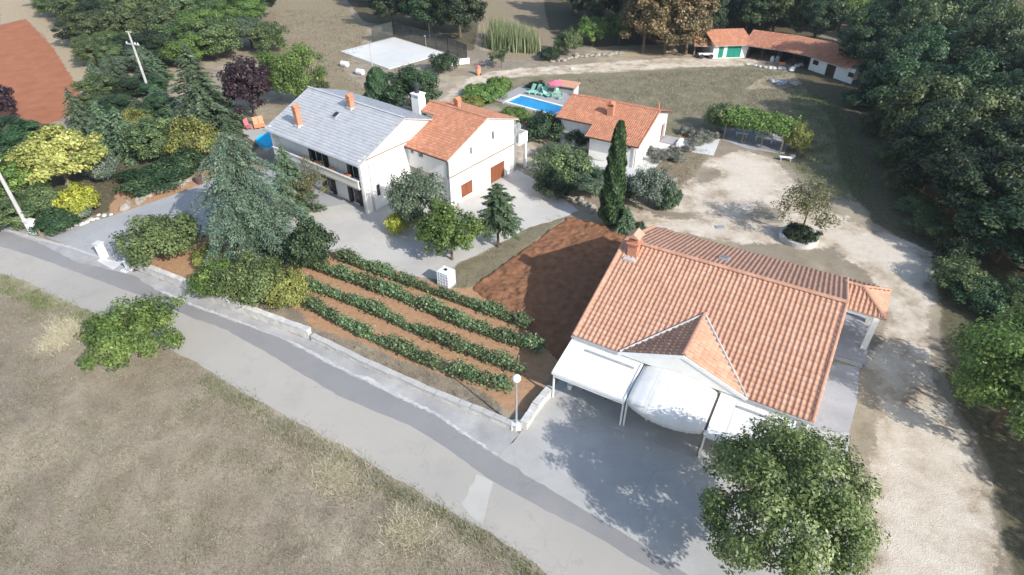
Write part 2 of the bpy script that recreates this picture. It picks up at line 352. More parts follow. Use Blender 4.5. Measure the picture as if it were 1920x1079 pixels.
    base = mix(n, l, ramp(n, l, n1, [(.42, (0, 0, 0)), (.62, (.7, .7, .7))]), base, ramp(n, l, n3, [(.3, (.185, .155, .125)), (.7, (.29, .25, .205))]))
    base = mix(n, l, ramp(n, l, N(.9, 5, .7), [(.56, (0, 0, 0)), (.70, (.5, .5, .5))]), base, (.19, .205, .115))
    base = mix(n, l, ramp(n, l, N(.14, 6, .7), [(.50, (0, 0, 0)), (.68, (.8, .8, .8))]), base, ramp(n, l, n3, [(.3, (.42, .35, .245)), (.7, (.56, .485, .36))]))
    ca = n.new('ShaderNodeVertexColor'); ca.layer_name = 'zone_a'; cb = n.new('ShaderNodeVertexColor'); cb.layer_name = 'zone_b'
    sa = n.new('ShaderNodeSeparateColor'); l.new(ca.outputs[0], sa.inputs[0]); sb = n.new('ShaderNodeSeparateColor'); l.new(cb.outputs[0], sb.inputs[0])
    edge = math_(n, l, 'ADD', math_(n, l, 'MULTIPLY', math_(n, l, 'SUBTRACT', n2, .5), 1.0), math_(n, l, 'MULTIPLY', math_(n, l, 'SUBTRACT', n3, .5), .7))
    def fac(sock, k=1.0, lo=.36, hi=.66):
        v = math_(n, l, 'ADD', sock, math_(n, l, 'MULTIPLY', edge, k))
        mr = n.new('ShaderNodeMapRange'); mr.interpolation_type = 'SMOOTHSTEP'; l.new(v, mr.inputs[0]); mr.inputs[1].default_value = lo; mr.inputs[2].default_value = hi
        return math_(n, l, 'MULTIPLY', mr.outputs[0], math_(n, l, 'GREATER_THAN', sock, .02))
    col = base
    col = mix(n, l, fac(cb.outputs[1]), col, ramp(n, l, n3, [(.3, (.21, .165, .105)), (.5, (.29, .235, .155)), (.72, (.37, .31, .215))]))
    col = mix(n, l, fac(ca.outputs[1]), col, ramp(n, l, n2, [(.3, (.165, .155, .095)), (.5, (.225, .20, .13)), (.7, (.29, .255, .17))]))
    col = mix(n, l, fac(sb.outputs[0]), col, ramp(n, l, n3, [(.3, (.33, .26, .165)), (.7, (.50, .41, .29))]))
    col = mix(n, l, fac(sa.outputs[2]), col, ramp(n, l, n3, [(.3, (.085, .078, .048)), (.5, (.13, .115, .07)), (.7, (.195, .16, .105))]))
    col = mix(n, l, fac(sa.outputs[1], .5), col, ramp(n, l, n2, [(.3, (.33, .125, .065)), (.7, (.43, .18, .10))]))
    col = mix(n, l, fac(sb.outputs[2], .6), col, ramp(n, l, n3, [(.3, (.39, .22, .12)), (.7, (.52, .33, .20))]))
    col = mix(n, l, fac(sb.outputs[1]), col, ramp(n, l, n3, [(.3, (.055, .10, .028)), (.7, (.135, .19, .06))]))
    grv = ramp(n, l, N(.42, 7, .72), [(.33, (.28, .215, .15)), (.43, (.46, .375, .28)), (.55, (.62, .535, .43)), (.68, (.72, .645, .545))])
    tk = n.new('ShaderNodeMapRange'); l.new(sa.outputs[0], tk.inputs[0]); tk.inputs[1].default_value = 1.05; tk.inputs[2].default_value = 1.6; tk.inputs[4].default_value = .8
    grv = mix(n, l, tk.outputs[0], grv, ramp(n, l, n3, [(.25, (.52, .44, .345)), (.45, (.66, .58, .475)), (.7, (.72, .65, .55))]))
    col = mix(n, l, fac(sa.outputs[0], 1.7), col, grv)
    col = mix(n, l, .55, col, ramp(n, l, n4, [(.3, (.62, .62, .62)), (.7, (1, 1, 1))]), 'MULTIPLY')
    l.new(col, b.inputs['Base Color']); b.inputs['Roughness'].default_value = .95; b.inputs['Specular IOR Level'].default_value = .1
    bump(n, l, b, math_(n, l, 'ADD', n3, n4), .7, .09)
    me.materials.append(m)
    tag(link('ground', me, None), 'dry grass field, bare earth and gravel around the houses', kind='structure')
ground()

rnd = random.Random(7)
def densify(pts, step, jit):
    out = []; n = len(pts)
    for i in range(n):
        a = Vector(pts[i]); b = Vector(pts[(i + 1) % n]); k = max(1, int((b - a).length / step))
        for j in range(k):
            p = a.lerp(b, j / k)
            if j and jit: p = p + Vector((rnd.gauss(0, jit), rnd.gauss(0, jit)))
            out.append(p)
    return out
def sheet(name, pts, z, mat, label, step=.5, jit=.05, thick=0, world=False):
    P = [Vector(p[:2]) for p in (pts if world else gp(pts))]; P = densify(P, step, jit)
    tris = tessellate_polygon([[Vector((p.x, p.y, 0)) for p in P]]); mb = MB(); n = len(P)
    fs = [tuple(t) for t in tris]
    def up(f): a, b, c = (P[i] for i in f); return f if (b - a).cross(c - a) > 0 else f[::-1]
    fs = [up(f) for f in fs]
    vs = [(p.x, p.y, z) for p in P]
    if thick: vs += [(p.x, p.y, z - thick) for p in P]; fs += [(i, (i + 1) % n, n + (i + 1) % n, n + i) for i in range(n)]
    mb.add(vs, fs)
    return tag(mb.obj(name, mat), label, kind='structure')
road_low = [(-700, 240), (-300, 380), (0, 513), (53, 530), (100, 555), (150, 578), (197, 596), (370, 681), (481, 751), (560, 795), (634, 832), (719, 887), (782, 920), (834, 954), (893, 987), (967, 1031), (1026, 1079), (1200, 1190), (1500, 1380)]
road_up = [(-700, 200), (-300, 325), (0, 431), (60, 449), (143, 490), (247, 514), (300, 546), (367, 576), (434, 600), (534, 637), (612, 680), (690, 717), (819, 780), (933, 857), (1077, 946), (1200, 1020), (1290, 1079), (1480, 1190), (1760, 1380)]
sheet('road', road_low + road_up[::-1], .004, 'asphalt_pale', 'pale worn asphalt village road', .7, .05)
band_low = [(-700, 215), (-300, 350), (0, 463), (67, 483), (167, 520), (260, 554), (354, 594), (427, 620), (560, 698), (634, 743), (767, 798), (834, 839), (915, 898), (989, 939), (1114, 1005), (1200, 1057), (1240, 1079), (1420, 1190), (1700, 1380)]
sheet('road_patch_strip', band_low + road_up[::-1], .008, 'asphalt_grey', 'darker grey asphalt strip along the upper edge of the road', .6, .025)
sheet('road_patch', [(893, 890), (925, 905), (905, 985), (880, 965), (865, 945)], .008, 'asphalt_patch', 'pale patch crossing the road', .5, .06)
verge_up = [(-700, 190), (-300, 310), (0, 418), (60, 440), (130, 464), (190, 486), (235, 500), (357, 547), (437, 584), (587, 641), (693, 692), (819, 748), (907, 783), (974, 815)]
sheet('verge', [(-700, 202), (-300, 327), (0, 433), (60, 451), (143, 492), (247, 516), (300, 548), (367, 578), (434, 602), (534, 639), (612, 682), (690, 719), (819, 782), (933, 859)] + verge_up[::-1], .012, 'verge_concrete', 'grey concrete verge between the road and the garden wall', .35, .05)
sheet('verge_edge', [(300, 548), (367, 577), (434, 600), (534, 637), (612, 680), (690, 717), (819, 780), (933, 857), (935, 854), (820, 776), (740, 735), (705, 716), (690, 706), (670, 704), (640, 690), (560, 646), (440, 599), (370, 574), (310, 547)], .016, 'crumble_white', 'crumbling white edge of the verge', .18, .045)
sheet('forecourt', [(933, 857), (974, 815), (1030, 740), (1085, 660), (1180, 580), (1420, 640), (1545, 680), (1612, 690), (1606, 760), (1592, 812), (1590, 900), (1620, 1000), (1560, 1230), (1290, 1079), (1200, 1020), (1077, 946)], .012, 'forecourt', 'grey concrete forecourt in front of the striped roof house', .5, .04)
sheet('terrace_floor', [(1040, 743), (1140, 800), (1300, 862), (1330, 800), (1080, 700)], .03, 'concrete', 'raised terrace slab under the white awnings', .6, .0, .02)
sheet('house_path', [(1535, 700), (1612, 690), (1606, 760), (1592, 812), (1520, 810)], .03, 'paving_grey', 'grey concrete path beside the striped roof house', .5, .02, .02)
sheet('courtyard', [(560, 400), (690, 375), (850, 375), (965, 318), (990, 330), (1050, 370), (1085, 396), (1060, 407), (985, 431), (900, 476), (862, 492), (830, 524), (790, 522), (640, 476), (600, 470), (560, 452), (500, 445), (470, 420)], .012, 'courtyard', 'pale concrete courtyard of the white house', .5, .06)
sheet('driveway', [(78, 443), (165, 420), (215, 404), (300, 375), (380, 346), (420, 325), (520, 320), (600, 345), (680, 398), (600, 440), (500, 446), (400, 440), (250, 480), (235, 498), (190, 484), (130, 462)], .008, 'driveway_grey', 'smooth grey driveway', .6, .04)
sheet('gate_slab', [(182, 490), (190, 484), (232, 494), (212, 507)], .020, 'white_slab', 'large white concrete slab at the edge of the road', .5, .0)
sheet('gate_slab', [(224, 509), (240, 499), (251, 504), (236, 514)], .020, 'white_slab', 'small white concrete slab at the edge of the road', .5, .0)
sheet('threshold_line', [(0, 426), (60, 444), (130, 462), (190, 482), (190, 486), (130, 466), (60, 448), (0, 430)], .020, 'crumble_white', 'pale concrete threshold line across the drive entrance', .4, .03)
sheet('court_floor', [(-30.3, 111.7), (-22.1, 120.8), (-11.6, 110.6), (-20.1, 101.6)], .12, 'court_floor', 'white concrete sports court', 1, 0, .12, True)
sheet('house_apron', [(1060, 280), (1100, 300), (1185, 310), (1240, 255), (1262, 262), (1264, 280), (1222, 322), (1196, 338), (1170, 340), (1075, 318), (1040, 285)], .02, 'court_floor', 'white paving around the small guest house', .6, .01, .02)
sheet('garden_path', [(1262, 262), (1290, 264), (1312, 272), (1345, 262), (1350, 262), (1338, 293), (1300, 287), (1262, 280)], .03, 'court_floor', 'white path from the guest house to the pergola', .6, .01, .02)
sheet('pergola_floor', [(1350, 262), (1354, 240), (1490, 250), (1470, 290), (1400, 280)], .03, 'paving_grey', 'grey slab under the vine pergola', .6, .01, .02)

# freshly dug red earth beside the striped roof house: clods in real relief
def dug_earth():
    poly = gp([(1066, 409), (884, 541), (930, 575), (978, 603), (1010, 640), (1060, 690), (1085, 640), (1200, 468), (1180, 437)])
    P = np.array(poly); x0, y0 = P.min(0); x1, y1 = P.max(0); st = .12
    xs = np.arange(x0, x1, st); ys = np.arange(y0, y1, st); X, Y = np.meshgrid(xs, ys); rg = np.random.default_rng(3)
    m = inpoly(X, Y, poly).astype(float); d = m.copy()
    for _ in range(5):
        q = np.pad(d, 1); d = (q[1:-1, 1:-1] + q[:-2, 1:-1] + q[2:, 1:-1] + q[1:-1, :-2] + q[1:-1, 2:]) / 5
    def sm(k):
        a = rg.random(X.shape)
        for _ in range(k):
            q = np.pad(a, 1, mode='edge'); a = (q[1:-1, 1:-1] + q[:-2, 1:-1] + q[2:, 1:-1] + q[1:-1, :-2] + q[1:-1, 2:]) / 5
        return (a - a.mean()) / a.std()
    Z = .14 + .035 * sm(2) + .045 * sm(7) + .014 * sm(0) + .05 * sm(30)
    Z = np.clip(Z - .02, .03, .6) * np.clip(d * 1.6 - .3, 0, 1) + np.clip(d * 6 - 3, -.03, .012)
    keep = m > 0; ny, nx = X.shape
    i = (np.arange(ny - 1)[:, None] * nx + np.arange(nx - 1)[None]); k4 = keep[:-1, :-1] | keep[1:, 1:]
    i = i[k4]
    me = npmesh('dug_earth', np.stack([X.ravel(), Y.ravel(), Z.ravel()], 1), np.stack([i, i + 1, i + nx + 1, i + nx], 1), mat='soil_bare')
    tag(link('dug_earth', me, None), 'freshly dug red brown earth between the courtyard and the striped roof house', kind='structure')
dug_earth()

# ------------------------------------------------------------ building helpers
def wall(mb, O, d, L, h, t, holes=(), top=None):
    """wall from O along d (outside is to the right of d), holes = (a0, a1, z0, z1); top(a) lifts the upper edge for gables"""
    O = Vector(O); d = Vector(d).normalized(); nn = Vector((-d.y, d.x, 0)) * t
    A = sorted({0, L, *[x for q in holes for x in q[:2]]} | ({p[0] for p in top} if top else set())); Z = sorted({0, h, *[x for q in holes for x in q[2:]]})
    pt = lambda a, z, k: O + d * a + Vector((0, 0, z)) + nn * k
    for i in range(len(A) - 1):
        for j in range(len(Z) - 1):
            ca, cz = (A[i] + A[i + 1]) / 2, (Z[j] + Z[j + 1]) / 2
            if any(q[0] < ca < q[1] and q[2] < cz < q[3] for q in holes): continue
            a, b, y, z = A[i], A[i + 1], Z[j], Z[j + 1]
            mb.add([pt(a, y, 0), pt(b, y, 0), pt(b, z, 0), pt(a, z, 0)], [(0, 1, 2, 3)]); mb.add([pt(a, y, 1), pt(b, y, 1), pt(b, z, 1), pt(a, z, 1)], [(3, 2, 1, 0)])
    for q in holes:
        a, b, y, z = q
        for (p, r) in (((a, y), (b, y)), ((b, y), (b, z)), ((b, z), (a, z)), ((a, z), (a, y))):
            mb.add([pt(*p, 0), pt(*r, 0), pt(*r, 1), pt(*p, 1)], [(0, 3, 2, 1)])
    mb.add([pt(0, 0, 0), pt(0, h, 0), pt(0, h, 1), pt(0, 0, 1)], [(0, 1, 2, 3)]); mb.add([pt(L, 0, 0), pt(L, h, 0), pt(L, h, 1), pt(L, 0, 1)], [(3, 2, 1, 0)])
    if top:
        prof = [(0, h)] + [p for p in top] + [(L, h)]
        if top[0][0] == 0: prof = prof[1:] if top[0][1] == h else prof
        pts = [pt(a, z, 0) for a, z in prof]; mb.prism(pts, nn)
    else: mb.add([pt(0, h, 0), pt(L, h, 0), pt(L, h, 1), pt(0, h, 1)], [(0, 1, 2, 3)])
    return mb
def tile_template(tw, tl, amp, lip):
    prof = [(-.5, 0), (-.31, .06), (-.22, .55), (-.08, .95), (.08, .95), (.22, .55), (.31, .06), (.5, 0)]
    lo = [(a * tw, -tl * .55, b * amp + lip) for a, b in prof]; hi = [(a * tw * .96, tl * .5, b * amp * .9 + .004) for a, b in prof]; bt = [(a * tw, -tl * .55, 0.) for a, b in prof]
    n = len(prof); f = [(i, i + 1, n + i + 1, n + i) for i in range(n - 1)] + [(2 * n + i, 2 * n + i + 1, i + 1, i) for i in range(n - 1)]
    return np.array(lo + hi + bt), np.array(f)
def flat_template(tw, tl, th):
    a = tw * .485; lo, hi = -tl * .56, tl * .5
    v = [(-a, lo, th), (a, lo, th), (a, hi, .004), (-a, hi, .004), (-a, lo, 0), (a, lo, 0)]
    return np.array(v), np.array([(0, 1, 2, 3), (4, 5, 1, 0)])
def tiles(parent, O, ex, es, W, L, tw, tl, mat, name='roof_tiles', amp=.09, lip=.03, inside=None, singles=0, flat=False, seed=1, s0=0):
    """courses of tiles on a roof plane: O eave corner, ex along the eave, es up the slope"""
    ex = np.array(Vector(ex).normalized()); es = np.array(Vector(es).normalized()); nn = np.cross(ex, es); O = np.array(O, float)
    V, F = flat_template(tw, tl, lip) if flat else tile_template(tw, tl, amp, lip)
    nc = int(round(W / tw)); tw2 = W / nc; nr = int(round(L / tl)); tl2 = L / nr
    V = V * np.array([tw2 / tw, tl2 / tl, 1]); rg = np.random.default_rng(seed)
    cs = [(r, c) for r in range(nr) for c in range(nc)]; P = []
    for r, c in cs:
        off = .5 * (r % 2) if flat else 0
        x, s = (c + .5 + off * .98) * tw2, (r + .5) * tl2
        if flat and x > W - tw2 * .3: continue
        if inside and not inside(x, s): continue
        P.append((x, s))
    P = np.array(P); B = np.stack([ex, es, nn], 1)
    jit = rg.normal(0, 1, (len(P), 3)) * np.array([.006, .008, .004])
    if flat: jit *= .6
    def build(idx):
        T = np.concatenate([P[idx], np.zeros((len(idx), 1))], 1) + jit[idx]
        A = (V[None] + T[:, None]) @ B.T + O
        Q = (F[None] + (np.arange(len(idx)) * len(V))[:, None, None]).reshape(-1, F.shape[1])
        return A.reshape(-1, 3), Q, np.repeat(rg.random(len(idx)) , len(V))
    ns = min(singles, len(P)); idx = np.arange(len(P))
    if ns:
        pass
    if len(idx) > ns:
        A, Q, t = build(idx[ns:]); o = link(name, npmesh(name, A, Q, t, mat), None, parent); o['kind'] = 'stuff'
    if ns:
        meshes = []
        for k in range(8): meshes.append(npmesh('roof_tile', V @ B.T, F, np.full(len(V), k / 8.), mat))
        for k in range(ns):
            link('roof_tile', meshes[rg.integers(8)], None, parent, tuple(O + B @ (np.array([*P[k], 0]) + jit[k])))
def ridge_caps(parent, a, b, mat, r=.15, step=.42, name='ridge_tiles', lift=.03):
    a = Vector(a); b = Vector(b); L = (b - a).length; n = max(1, int(L / step)); mb = MB(); d = (b - a) / n; rr = random.Random(3)
    side = d.cross(Vector((0, 0, 1))).normalized(); up = side.cross(d).normalized()
    for i in range(n):
        p = a + d * i; vs = []
        for e, q in ((0, 1.0), (1.12, .86)):
            for k in range(7):
                an = math.pi * k / 6; vs.append(p + d * e + side * math.cos(an) * r * q + up * (math.sin(an) * r * q * .75 + lift * (1 - .3 * e)))
        mb.add(vs, [(k, k + 1, 7 + k + 1, 7 + k) for k in range(6)] + [tuple(range(6, -1, -1))], rr.random())
    o = mb.obj(name, mat, parent); o['kind'] = 'stuff'; return o
def window(parent, O, d, w, h, frame='white_paint', pane='glass_dark', depth=.10, bars=1, name='window', fr=.06):
    """window set into a wall opening; O lower corner on the outer face, d along the wall"""
    d = Vector(d).normalized(); inn = Vector((-d.y, d.x, 0)); O = Vector(O); mb = MB()
    def bar(a0, a1, z0, z1, k0=depth, k1=depth + .05, m=mb):
        P = [O + d * a0 + inn * k0 + Vector((0, 0, z0)), O + d * a1 + inn * k0 + Vector((0, 0, z0)), O + d * a1 + inn * k0 + Vector((0, 0, z1)), O + d * a0 + inn * k0 + Vector((0, 0, z1))]
        m.prism(P, inn * (k1 - k0))
    bar(0, fr, 0, h); bar(w - fr, w, 0, h); bar(fr, w - fr, 0, fr); bar(fr, w - fr, h - fr, h)
    for i in range(bars): c = w * (i + 1) / (bars + 1); bar(c - fr * .4, c + fr * .4, fr, h - fr)
    o = mb.obj(name, frame, parent); g = MB(); bar(fr * .5, w - fr * .5, fr * .5, h - fr * .5, depth + .018, depth + .03, g); g.obj('pane', pane, o)
    return o
def panel(parent, O, d, w, h, mat, depth=.06, n=1, name='door', th=.05, gap=.012):
    d = Vector(d).normalized(); inn = Vector((-d.y, d.x, 0)); O = Vector(O); mb = MB()
    for i in range(n):
        a0, a1 = w * i / n + gap, w * (i + 1) / n - gap
        P = [O + d * a0 + inn * depth, O + d * a1 + inn * depth]; P = P + [P[1] + Vector((0, 0, h)), P[0] + Vector((0, 0, h))]
        mb.prism(P, inn * th)
    return mb.obj(name, mat, parent)
def shutter(parent, O, d, w, h, mat, out=.05, name='shutter'):
    d = Vector(d).normalized(); o_ = -Vector((-d.y, d.x, 0)); O = Vector(O); mb = MB()
    def q(a0, a1, z0, z1, k0, k1):
        P = [O + d * a0 + o_ * k0 + Vector((0, 0, z0)), O + d * a1 + o_ * k0 + Vector((0, 0, z0)), O + d * a1 + o_ * k0 + Vector((0, 0, z1)), O + d * a0 + o_ * k0 + Vector((0, 0, z1))]
        mb.prism(P, o_ * (k1 - k0))
    q(0, .05, 0, h, .01, out); q(w - .05, w, 0, h, .01, out); q(.05, w - .05, 0, .06, .01, out); q(.05, w - .05, h - .06, h, .01, out)
    n = max(4, int(h / .11))
    for i in range(n): z = .06 + (h - .12) * i / n; q(.05, w - .05, z, z + (h - .12) / n * .7, .015, out - .012)
    return mb.obj(name, mat, parent)
X, Y, Z3 = Vector((1, 0, 0)), Vector((0, 1, 0)), Vector((0, 0, 1))

# ------------------------------------------------------------ the house with the ridged roof (front right)
def striped_house():
    o, rz = frame(-30, -12.3, 29.6)
    t = thing('tiled_house', 'white single storey house with large pale terracotta barrel tile roof and front gable', 'house', o, rz)
    Wd, D, ry, ze, zr, zb = 15.5, 16.2, 8.6, 3.4, 6.4, 3.62
    k = (zr - ze) / ry; kb = (zr - zb) / (D - ry)
    w_ = MB()
    wall(w_, (.25, .55, 0), X, Wd - .5, 3.3, .3, [(.9, 2.3, .0, 2.15), (3.0, 4.3, .9, 2.1), (6.2, 8.8, 0, 2.2), (11.0, 12.4, .9, 2.1)])
    wall(w_, (Wd - .25, .55, 0), Y, D - .95, 3.3, .3, [(3.0, 4.2, .9, 2.1), (8.2, 9.4, .9, 2.1), (11.8, 12.8, 0, 2.1)], [(ry - .55, zr - .25)])
    wall(w_, (Wd - .25, D - .4, 0), -X, Wd - .5, 3.3, .3, [(3, 4.2, .9, 2.1)])
    wall(w_, (.25, D - .4, 0), -Y, D - .95, 3.3, .3, [(3.0, 4.2, .9, 2.1), (10, 11.2, .9, 2.1)], [(D - .4 - ry, zr - .25)])
    w_.obj('wall', 'plaster', t)
    panel(t, (1.15, .55, 0), X, 1.4, 2.1, 'wood_brown', .1, 2); window(t, (3.25, .55, .9), X, 1.3, 1.2); panel(t, (6.45, .55, 0), X, 2.6, 2.15, 'wood_dark', .1, 3)
    window(t, (11.25, .55, .9), X, 1.4, 1.2)
    for a in (3.0, 8.2): window(t, (Wd - .25, .55 + a, .9), Y, 1.2, 1.2)
    panel(t, (Wd - .25, .55 + 11.8, 0), Y, 1.0, 2.05, 'shutter_dark', .08)
    window(t, (Wd - 3.25, D - .4, .9), -X, 1.2, 1.2)
    for a in (3.0, 10): window(t, (.25, D - .4 - a, .9), -Y, 1.2, 1.2)
    rf = MB()                                             # roof deck under the tiles
    th = .12
    rf.prism([(0, 0, ze), (Wd, 0, ze), (Wd, ry, zr), (0, ry, zr)], (0, 0, -th)); rf.prism([(0, ry, zr), (Wd, ry, zr), (Wd, D, zb), (0, D, zb)], (0, 0, -th))
    roof = rf.obj('roof', 'mortar', t)
    # front gabled bay
    bx0, bx1, bc, zbr = 3.45, 11.65, 7.5, 4.98
    kz = (zbr - ze) / (bc - bx0)
    yv = lambda x: max(0, (ze + kz * (min(x - bx0, bx1 - x)) - ze) / k)   # where the bay roof meets the main slope
    sl = math.hypot(1, k)
    def ins(x, s):
        y = s / sl
        return not (bx0 - .1 < x < bx1 + .1 and y < yv(x) - .05)
    tiles(t, (0, 0, ze), X, (0, 1, k), Wd, ry * sl, .335, .40, 'tile_pink', inside=ins, singles=300, amp=.068, seed=2)
    sb = math.hypot(1, kb)
    tiles(t, (Wd, D, zb), -X, (0, -1, kb), Wd, (D - ry) * sb, .335, .40, 'tile_pink', name='rear_roof_tiles', amp=.062, seed=3)
    ridge_caps(t, (Wd, ry, zr + .05), (0, ry, zr + .05), 'tile_pink', .19)
    for xx in (.06, Wd - .06):
        ridge_caps(t, (xx, 0, ze + .03), (xx, ry, zr + .03), 'tile_pink', .13, name='verge_tiles'); ridge_caps(t, (xx, D, zb + .03), (xx, ry, zr + .03), 'tile_pink', .13, name='verge_tiles')
    br = MB(); ya = (zbr - ze) / k; y0 = -.05
    br.prism([(bx0, y0, ze + .03), (bc, y0, zbr + .03), (bc, ya, zbr + .03), (bx0, .05, ze + .03)], (0, 0, -.1)); br.prism([(bc, y0, zbr + .03), (bx1, y0, ze + .03), (bx1, .05, ze + .03), (bc, ya, zbr + .03)], (0, 0, -.1))
    bay = br.obj('bay_roof', 'mortar', t)
    Lb = math.hypot(bc - bx0, zbr - ze); Wb = ya + .05
    dl = Vector((bc - bx0, 0, zbr - ze)).normalized(); dr = Vector((bc - bx1, 0, zbr - ze)).normalized()
    il = lambda x, s: x > (1 - (s / Lb)) * (ya) - .05
    tiles(t, (bx0, ya, ze + .06), -Y, dl, Wb, Lb, .335, .40, 'tile_pink', name='bay_tiles', inside=lambda x, s: ya - x < ya * s / Lb + .1, amp=.085, seed=5)
    tiles(t, (bx1, y0, ze + .06), Y, dr, Wb, Lb, .335, .40, 'tile_pink', name='bay_tiles', inside=lambda x, s: x + y0 < ya * s / Lb + .1, amp=.085, seed=6)
    ridge_caps(t, (bc, y0, zbr + .09), (bc, ya + .1, zbr + .09), 'tile_pink', .17)
    fl = MB()                                             # mortar valleys beside the bay
    for bx in (bx0, bx1): fl.tube([(bx, -.02, ze + .1), (bc, ya, zbr + .13)], .10, 6)
    fl.obj('valley_mortar', 'crumble_white', t)
    gb = MB()                                             # gable wall and white fascia of the bay
    gb.prism([(bx0 + .35, .30, 3.0), (bx1 - .35, .30, 3.0), (bx1 - .35, .30, ze + .08), (bc, .30, zbr - .15), (bx0 + .35, .30, ze + .08)], (0, .26, 0))
    gb.obj('gable_wall', 'plaster', t)
    fa = MB()
    for a, b in (((bx0 - .1, ze), (bc, zbr)), ((bc, zbr), (bx1 + .1, ze))): fa.prism([(a[0], -.12, a[1] - .20), (b[0], -.12, b[1] - .20), (b[0], -.12, b[1] + .05), (a[0], -.12, a[1] + .05)], (0, .06, 0))
    fa.obj('fascia', 'white_paint', t)
    so_ = MB().prism([(bx0, -.06, ze - .12), (bx1, -.06, ze - .12), (bc, -.06, zbr - .12)], (0, .3, 0)); so_.obj('soffit', 'plaster', t)
    g = MB()
    for a, b in ((-.05, bx0 - .1), (bx1 + .1, Wd + .05)):
        g = MB(); g.tube([(a, -.08, ze - .08), (b, -.08, ze - .08)], .085, 8); g.obj('gutter', 'metal_grey', t); MB().box(a, b, .0, .05, ze - .26, ze - .02).obj('fascia_board', 'white_paint', t)
    MB().tube([(Wd - .2, .42, .05), (Wd - .2, .42, ze - .3), (Wd - .2, -.05, ze - .1)], .05, 8).obj('downpipe', 'white_paint', t)
    ch = MB().box(.75, 1.45, 7.35, 8.05, 5.6, 7.35); cb = ch.obj('chimney', 'brick_orange', t)
    c2 = MB().box(.62, 1.58, 7.22, 8.18, 7.0, 7.12); 
    for a, b in ((.75, 7.35), (1.33, 7.35), (.75, 7.93), (1.33, 7.93)): c2.box(a, a + .12, b, b + .12, 7.35, 7.62)
    c2.obj('chimney_collar', 'brick_orange', cb)
    MB().prism([(.6, 7.15, 7.62), (1.6, 7.15, 7.62), (1.1, 7.15, 7.98)], (0, 1.1, 0)).obj('chimney_cap', 'tile_pink', cb)
    MB().box(.62, 1.55, 6.85, 7.33, 5.75, 5.98).obj('chimney_flashing', 'crumble_white', cb)
    zs = lambda y: zr - kb * (y - ry)
    sk = MB(); ys = 11.2; n_ = Vector((0, kb, 1)).normalized()
    def quad(x0, x1, ya_, yb_, up): return [Vector((x0, ya_, zs(ya_))) + n_ * up, Vector((x1, ya_, zs(ya_))) + n_ * up, Vector((x1, yb_, zs(yb_))) + n_ * up, Vector((x0, yb_, zs(yb_))) + n_ * up]
    sk.prism(quad(6.65, 7.35, 10.8, 11.7, .2), n_ * -.2); s_ = sk.obj('skylight', 'metal_grey', t)
    MB().prism(quad(6.73, 7.27, 10.9, 11.6, .215), n_ * -.01).obj('pane', 'skylight_glass', s_)
    MB().box(-.35, .35, 0, .04, 0, .5).obj('wall_lamp', 'white_paint', t, loc=(Wd + .02, 5.4, 2.2), rz=R(90))
    # porch with a hipped roof at the rear corner
    px0, px1, pf, pb, pe, pr = Wd - .2, 18.5, 12.9, 16.95, 3.15, 4.05
    mid = (pf + pb) / 2; hx = px1 - 1.95
    p = MB(); p.prism([(px0, pf, pe), (px1, pf, pe), (hx, mid, pr), (px0, mid, pr)], (0, 0, -.1)); p.prism([(px1, pf, pe), (px1, pb, pe), (hx, mid, pr)], (0, 0, -.1)); p.prism([(px1, pb, pe), (px0, pb, pe), (px0, mid, pr), (hx, mid, pr)], (0, 0, -.1))
    p.obj('porch_roof', 'mortar', t)
    run = mid - pf; ls = math.hypot(run, pr - pe); es = (0, run, pr - pe); wx = px1 - px0
    tiles(t, (px0, pf, pe + .01), X, es, wx, ls, .335, .40, 'tile_pink', name='porch_tiles', inside=lambda x, s: x < wx - 1.95 * s / ls + .1, amp=.10, seed=8)
    tiles(t, (px1, pb, pe + .01), -X, (0, -run, pr - pe), wx, ls, .335, .40, 'tile_pink', name='porch_tiles', inside=lambda x, s: x > 1.95 * s / ls - .1, amp=.10, seed=9)
    lh = math.hypot(1.95, pr - pe)
    tiles(t, (px1, pf, pe + .01), Y, (-1.95, 0, pr - pe), pb - pf, lh, .335, .40, 'tile_pink', name='porch_tiles', inside=lambda x, s: abs(x - run) < run * (1 - s / lh) + .1, amp=.06, seed=10)
    ridge_caps(t, (px0, mid, pr + .05), (hx, mid, pr + .05), 'tile_pink', .16); ridge_caps(t, (px1, pf, pe + .05), (hx, mid, pr + .05), 'tile_pink', .15); ridge_caps(t, (px1, pb, pe + .05), (hx, mid, pr + .05), 'tile_pink', .15)
    for a, b in ((17.95, 13.0), (17.95, 16.5)): MB().box(a - .2, a + .2, b - .2, b + .2, 0, pe - .1).obj('porch_pillar', 'plaster', t)
    b_ = MB(); b_.box(px0, px1 - .3, pf + .08, pf + .3, pe - .32, pe - .12); b_.box(px1 - .45, px1 - .22, pf + .3, pb - .1, pe - .32, pe - .12); b_.obj('porch_beam', 'plaster', t)
    MB().box(Wd - .22, 18.3, 11.2, 17.0, .02, .17).obj('porch_floor', 'paving_grey', t); MB().box(Wd - .22, 18.1, 10.75, 11.19, .02, .10).obj('porch_step', 'concrete', t)
    return t, o, rz
SH, SHo, SHr = striped_house()
def FL(x, y, z=0):
    c, s = math.cos(SHr), math.sin(SHr); return Vector((SHo.x + c * x - s * y, SHo.y + s * x + c * y, z))

